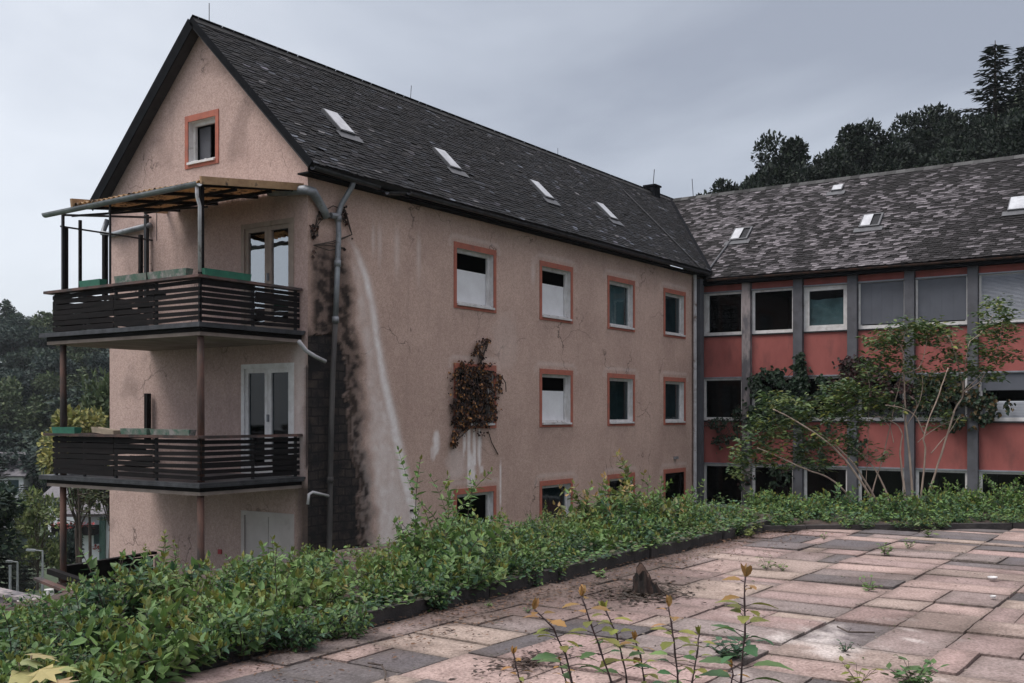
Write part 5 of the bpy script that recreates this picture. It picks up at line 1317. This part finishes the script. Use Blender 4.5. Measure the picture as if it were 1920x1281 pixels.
for i in range(16): m.leaf(TV(va(186)+rb.uniform(-.3, .3), vz(1028)+rb.uniform(-.2, .2), -.2), rdir(rb), UP, .25, .2)
m.build('flower_pot', 'flowers', vh)
def village_house(px0, px1, eave, ridge, base, D, label):
    c2 = at_d((px0+px1)/2, eave, D); zg = terrain(c2.x, c2.y); h = thing('village_house', (c2.x, c2.y, zg), label, 'house', 'village houses in the valley'); w = (px1-px0)/2*D/FOC; rh = (eave-ridge)*D/FOC
    T = lambda a, z, d: tuple(c2+Vector((Rx, Ry, 0))*a+Vector((Fx, Fy, 0))*d+UP*z)
    m = MB(); tbox(m, T, -w, w, zg-c2.z-.5, -.02, 0, 8); m.build('wall', 'houseplaster', h)
    m = MB(); deckbox([T(-w-.5, -.1, -.7), T(w+.5, -.1, -.7), T(w+.5, rh, 4), T(-w-.5, rh, 4)], .2, m); deckbox([T(-w-.5, -.1, 8.7), T(w+.5, -.1, 8.7), T(w+.5, rh, 4.01), T(-w-.5, rh, 4.01)], .2, m); m.build('roof', 'houseroof' if px0 < 100 else 'houseroof', h)
    for k in range(3):
        m = MB(); a = lerp(-w, w, (k+.5)/3); tbox(m, T, a-.5, a+.5, -1.9, -.6, -.04, .02); m.build('window', 'darkglass', h)
village_house(-60, 44, 890, 850, 940, 118, 'pale house with a wide grey roof at the left edge below the hillside')
village_house(90, 210, 930, 902, 960, 102, 'house with a low brownish grey roof behind the white house')
def lamp(px, top, D, label, arm):
    b_ = at_ground(px, D); tp = at_d(px, top, D); root = thing('street_lamp', tuple(b_), label, 'street lamp', 'street lamps in the valley'); m = MB(); tp = Vector((b_.x, b_.y, tp.z)); ax = Vector((Rx, Ry, 0))*arm; m.tube([b_, tp], [.05, .035], 7); m.tube([tp, tp+ax*.8+UP*.03], .025, 6); m.build('pole', 'lampmetal', root)
    m = MB(); m.bar(tp+ax*.5+UP*.02, tp+ax*1.1+UP*.04, .14, .07); m.build('lamp_head', 'lampmetal', root)
lamp(80, 1033, 40, 'larger pale street lamp with its arm to the left above the garden wall', -.55); lamp(33, 1054, 42, 'smaller street lamp with a short arm left of the larger one', -.4)
b_ = at_ground(19, 40); m = MB(); m.tube([b_, Vector((b_.x, b_.y, at_d(19, 1062, 40).z))], .05, 8); m.tube([Vector((b_.x, b_.y, at_d(19, 1062, 40).z)), Vector((b_.x, b_.y, at_d(19, 1060, 40).z))], .065, 8); tag(m.build('white_post', 'lampmetal', loc=tuple(b_)), 'plain white post standing left of both street lamps', 'post')
# garden wall with coping
a_, e_ = at_d(-40, 1104, 27), at_d(99, 1085, 24.5); gz = -2.55
gw = thing('garden_wall', (a_.x, a_.y, gz), 'low dark mauve garden wall with a grey coping below the street lamps', 'wall'); m = MB(); z1 = a_.z
m.bar((a_.x, a_.y, (gz-1.5+z1)/2), (e_.x, e_.y, (gz-1.5+z1)/2), .3, z1-gz+1.5); m.build('wall', 'gwall', gw)
m = MB(); m.bar((a_.x, a_.y, z1+.04), (e_.x, e_.y, z1+.06), .42, .08); m.build('coping', 'paleconc', gw)
wf = make_bush(401, .7, .6, 22, .10, [G1, G3], [(.7, .68, .64)], 'flowering_bush'); p = at_d(45, 1120, 15); place(wf, p.x, p.y, p.z-.62, 1.0, 0, 'bush with small white flowers beneath the garden wall', 'bush')
m = MB(); p = at_d(92, 1122, 14); m.tube([p-UP*1.6, p, p+UP*.12], [.07, .07, .06], 8); tag(m.build('white_post', 'white', loc=tuple(p-UP*1.6)), 'short white post showing through the bushes below the garden wall', 'post')
p = at_x(385, 1088, XG-1.2); m = MB(); m.tube([(p.x, p.y, GZ), (p.x, p.y, p.z+.1)], [.22, .26], 12); tag(m.build('barrel', 'blue', loc=(p.x, p.y, GZ)), 'blue barrel behind the bushes beside the rusty prop', 'barrel')

m = MB(); m.box((-320, -320, -14), (600, 600, 46)); hz = tag(m.build('haze', 'lead'), kind='stuff')
hm = bpy.data.materials.new('haze_air'); hm.use_nodes = True; hn = hm.node_tree; hn.nodes.remove(hn.nodes['Principled BSDF']); pv = hn.nodes.new('ShaderNodeVolumePrincipled')
pv.inputs['Color'].default_value = (.80, .86, .92, 1); pv.inputs['Density'].default_value = HAZE; hn.links.new(pv.outputs[0], hn.nodes['Material Output'].inputs['Volume']); hz.data.materials[0] = hm
# ================================================================== sky, light, camera
w = bpy.data.worlds.new('World'); SC.world = w; w.use_nodes = True; nt = w.node_tree
bg = nt.nodes['Background']; tc = nt.nodes.new('ShaderNodeTexCoord'); V = tc.outputs['Generated']
SUN_EL, SUN_AZ = R_(58), math.atan2(.75, -1)      # direction towards the sun, from the world's x axis
sky = nt.nodes.new('ShaderNodeTexSky'); sky.sky_type = 'NISHITA'; sky.sun_disc = False; sky.sun_elevation = SUN_EL; sky.sun_rotation = math.pi/2-SUN_AZ
sx = nt.nodes.new('ShaderNodeSeparateXYZ'); L(nt, V, sx.inputs[0])
mp = nt.nodes.new('ShaderNodeMapping'); mp.inputs['Scale'].default_value = (1.0, 1.0, 2.6); L(nt, V, mp.inputs['Vector'])
n1 = N(nt, 'ShaderNodeTexNoise', Scale=1.7, Detail=5.0, Roughness=.52, Distortion=.5); L(nt, mp.outputs[0], n1.inputs['Vector'])
dot = N(nt, 'ShaderNodeVectorMath', operation='DOT_PRODUCT'); L(nt, V, dot.inputs[0]); dot.inputs[1].default_value = (Rx*-.55+Fx*.1, Ry*-.55+Fy*.1, -.75)
ad = N(nt, 'ShaderNodeMath', operation='MULTIPLY_ADD'); L(nt, n1.outputs['Fac'], ad.inputs[0]); ad.inputs[1].default_value = 1.35; 
L(nt, dot.outputs['Value'], ad.inputs[2])
cl = nt.nodes.new('ShaderNodeValToRGB'); L(nt, ad.outputs[0], cl.inputs[0]); e = cl.color_ramp.elements
e[0].position = .25; e[0].color = (.235, .252, .296, 1); e[1].position = .95; e[1].color = (.535, .557, .597, 1)
k = e.new(.58); k.color = (.37, .393, .440, 1)
zr = nt.nodes.new('ShaderNodeMapRange'); L(nt, sx.outputs[2], zr.inputs[0]); zr.inputs[1].default_value = .42; zr.inputs[2].default_value = 1.0; zr.inputs[3].default_value = 1.0; zr.inputs[4].default_value = 4.6
mul = nt.nodes.new('ShaderNodeVectorMath'); mul.operation = 'SCALE'; L(nt, cl.outputs[0], mul.inputs[0]); L(nt, zr.outputs[0], mul.inputs[3])
ns = nt.nodes.new('ShaderNodeVectorMath'); ns.operation = 'SCALE'; L(nt, sky.outputs[0], ns.inputs[0]); ns.inputs[3].default_value = .15
sm = nt.nodes.new('ShaderNodeVectorMath'); sm.operation = 'MULTIPLY_ADD'; L(nt, mul.outputs[0], sm.inputs[0]); sm.inputs[1].default_value = (10, 10, 10); L(nt, ns.outputs[0], sm.inputs[2])
wt = nt.nodes.new('ShaderNodeMapRange'); L(nt, sx.outputs[2], wt.inputs[0]); wt.inputs[1].default_value = .38; wt.inputs[2].default_value = .7
L(nt, mixc(nt, wt.outputs[0], sm.outputs[0], mixc(nt, 1.0, sm.outputs[0], (1.12, 1.0, .88), 'MULTIPLY')), bg.inputs[0]); bg.inputs[1].default_value = .1
sd = bpy.data.lights.new('sun', 'SUN'); sd.energy = 1.5; sd.angle = R_(26); sd.color = (1, .96, .91); so = bpy.data.objects.new('sun', sd); COL.objects.link(so)
sv = Vector((math.cos(SUN_AZ)*math.cos(SUN_EL), math.sin(SUN_AZ)*math.cos(SUN_EL), math.sin(SUN_EL))); so.rotation_euler = sv.to_track_quat('Z', 'Y').to_euler(); so.location = (0, 0, 60)
cd = bpy.data.cameras.new('camera'); co = bpy.data.objects.new('camera', cd); COL.objects.link(co); SC.camera = co
co.location = (0, 0, EYE); co.rotation_euler = (math.pi/2, 0, HEAD-math.pi/2); cd.sensor_width = 36; cd.lens = FOC/1920*36; cd.shift_y = (HOR-640.5)/1920; cd.clip_start = .05; cd.clip_end = 3000
SC.view_settings.view_transform = 'Standard'; SC.view_settings.look = 'None'; SC.view_settings.gamma = 1; SC.view_settings.exposure = .5
for o in list(bpy.data.objects):
    if 'h' in o.keys(): del o['h']
    if 'r' in o.keys(): del o['r']
    if o.get('label') == 'x':
        for ch in list(o.children): bpy.data.objects.remove(ch)
        bpy.data.objects.remove(o)
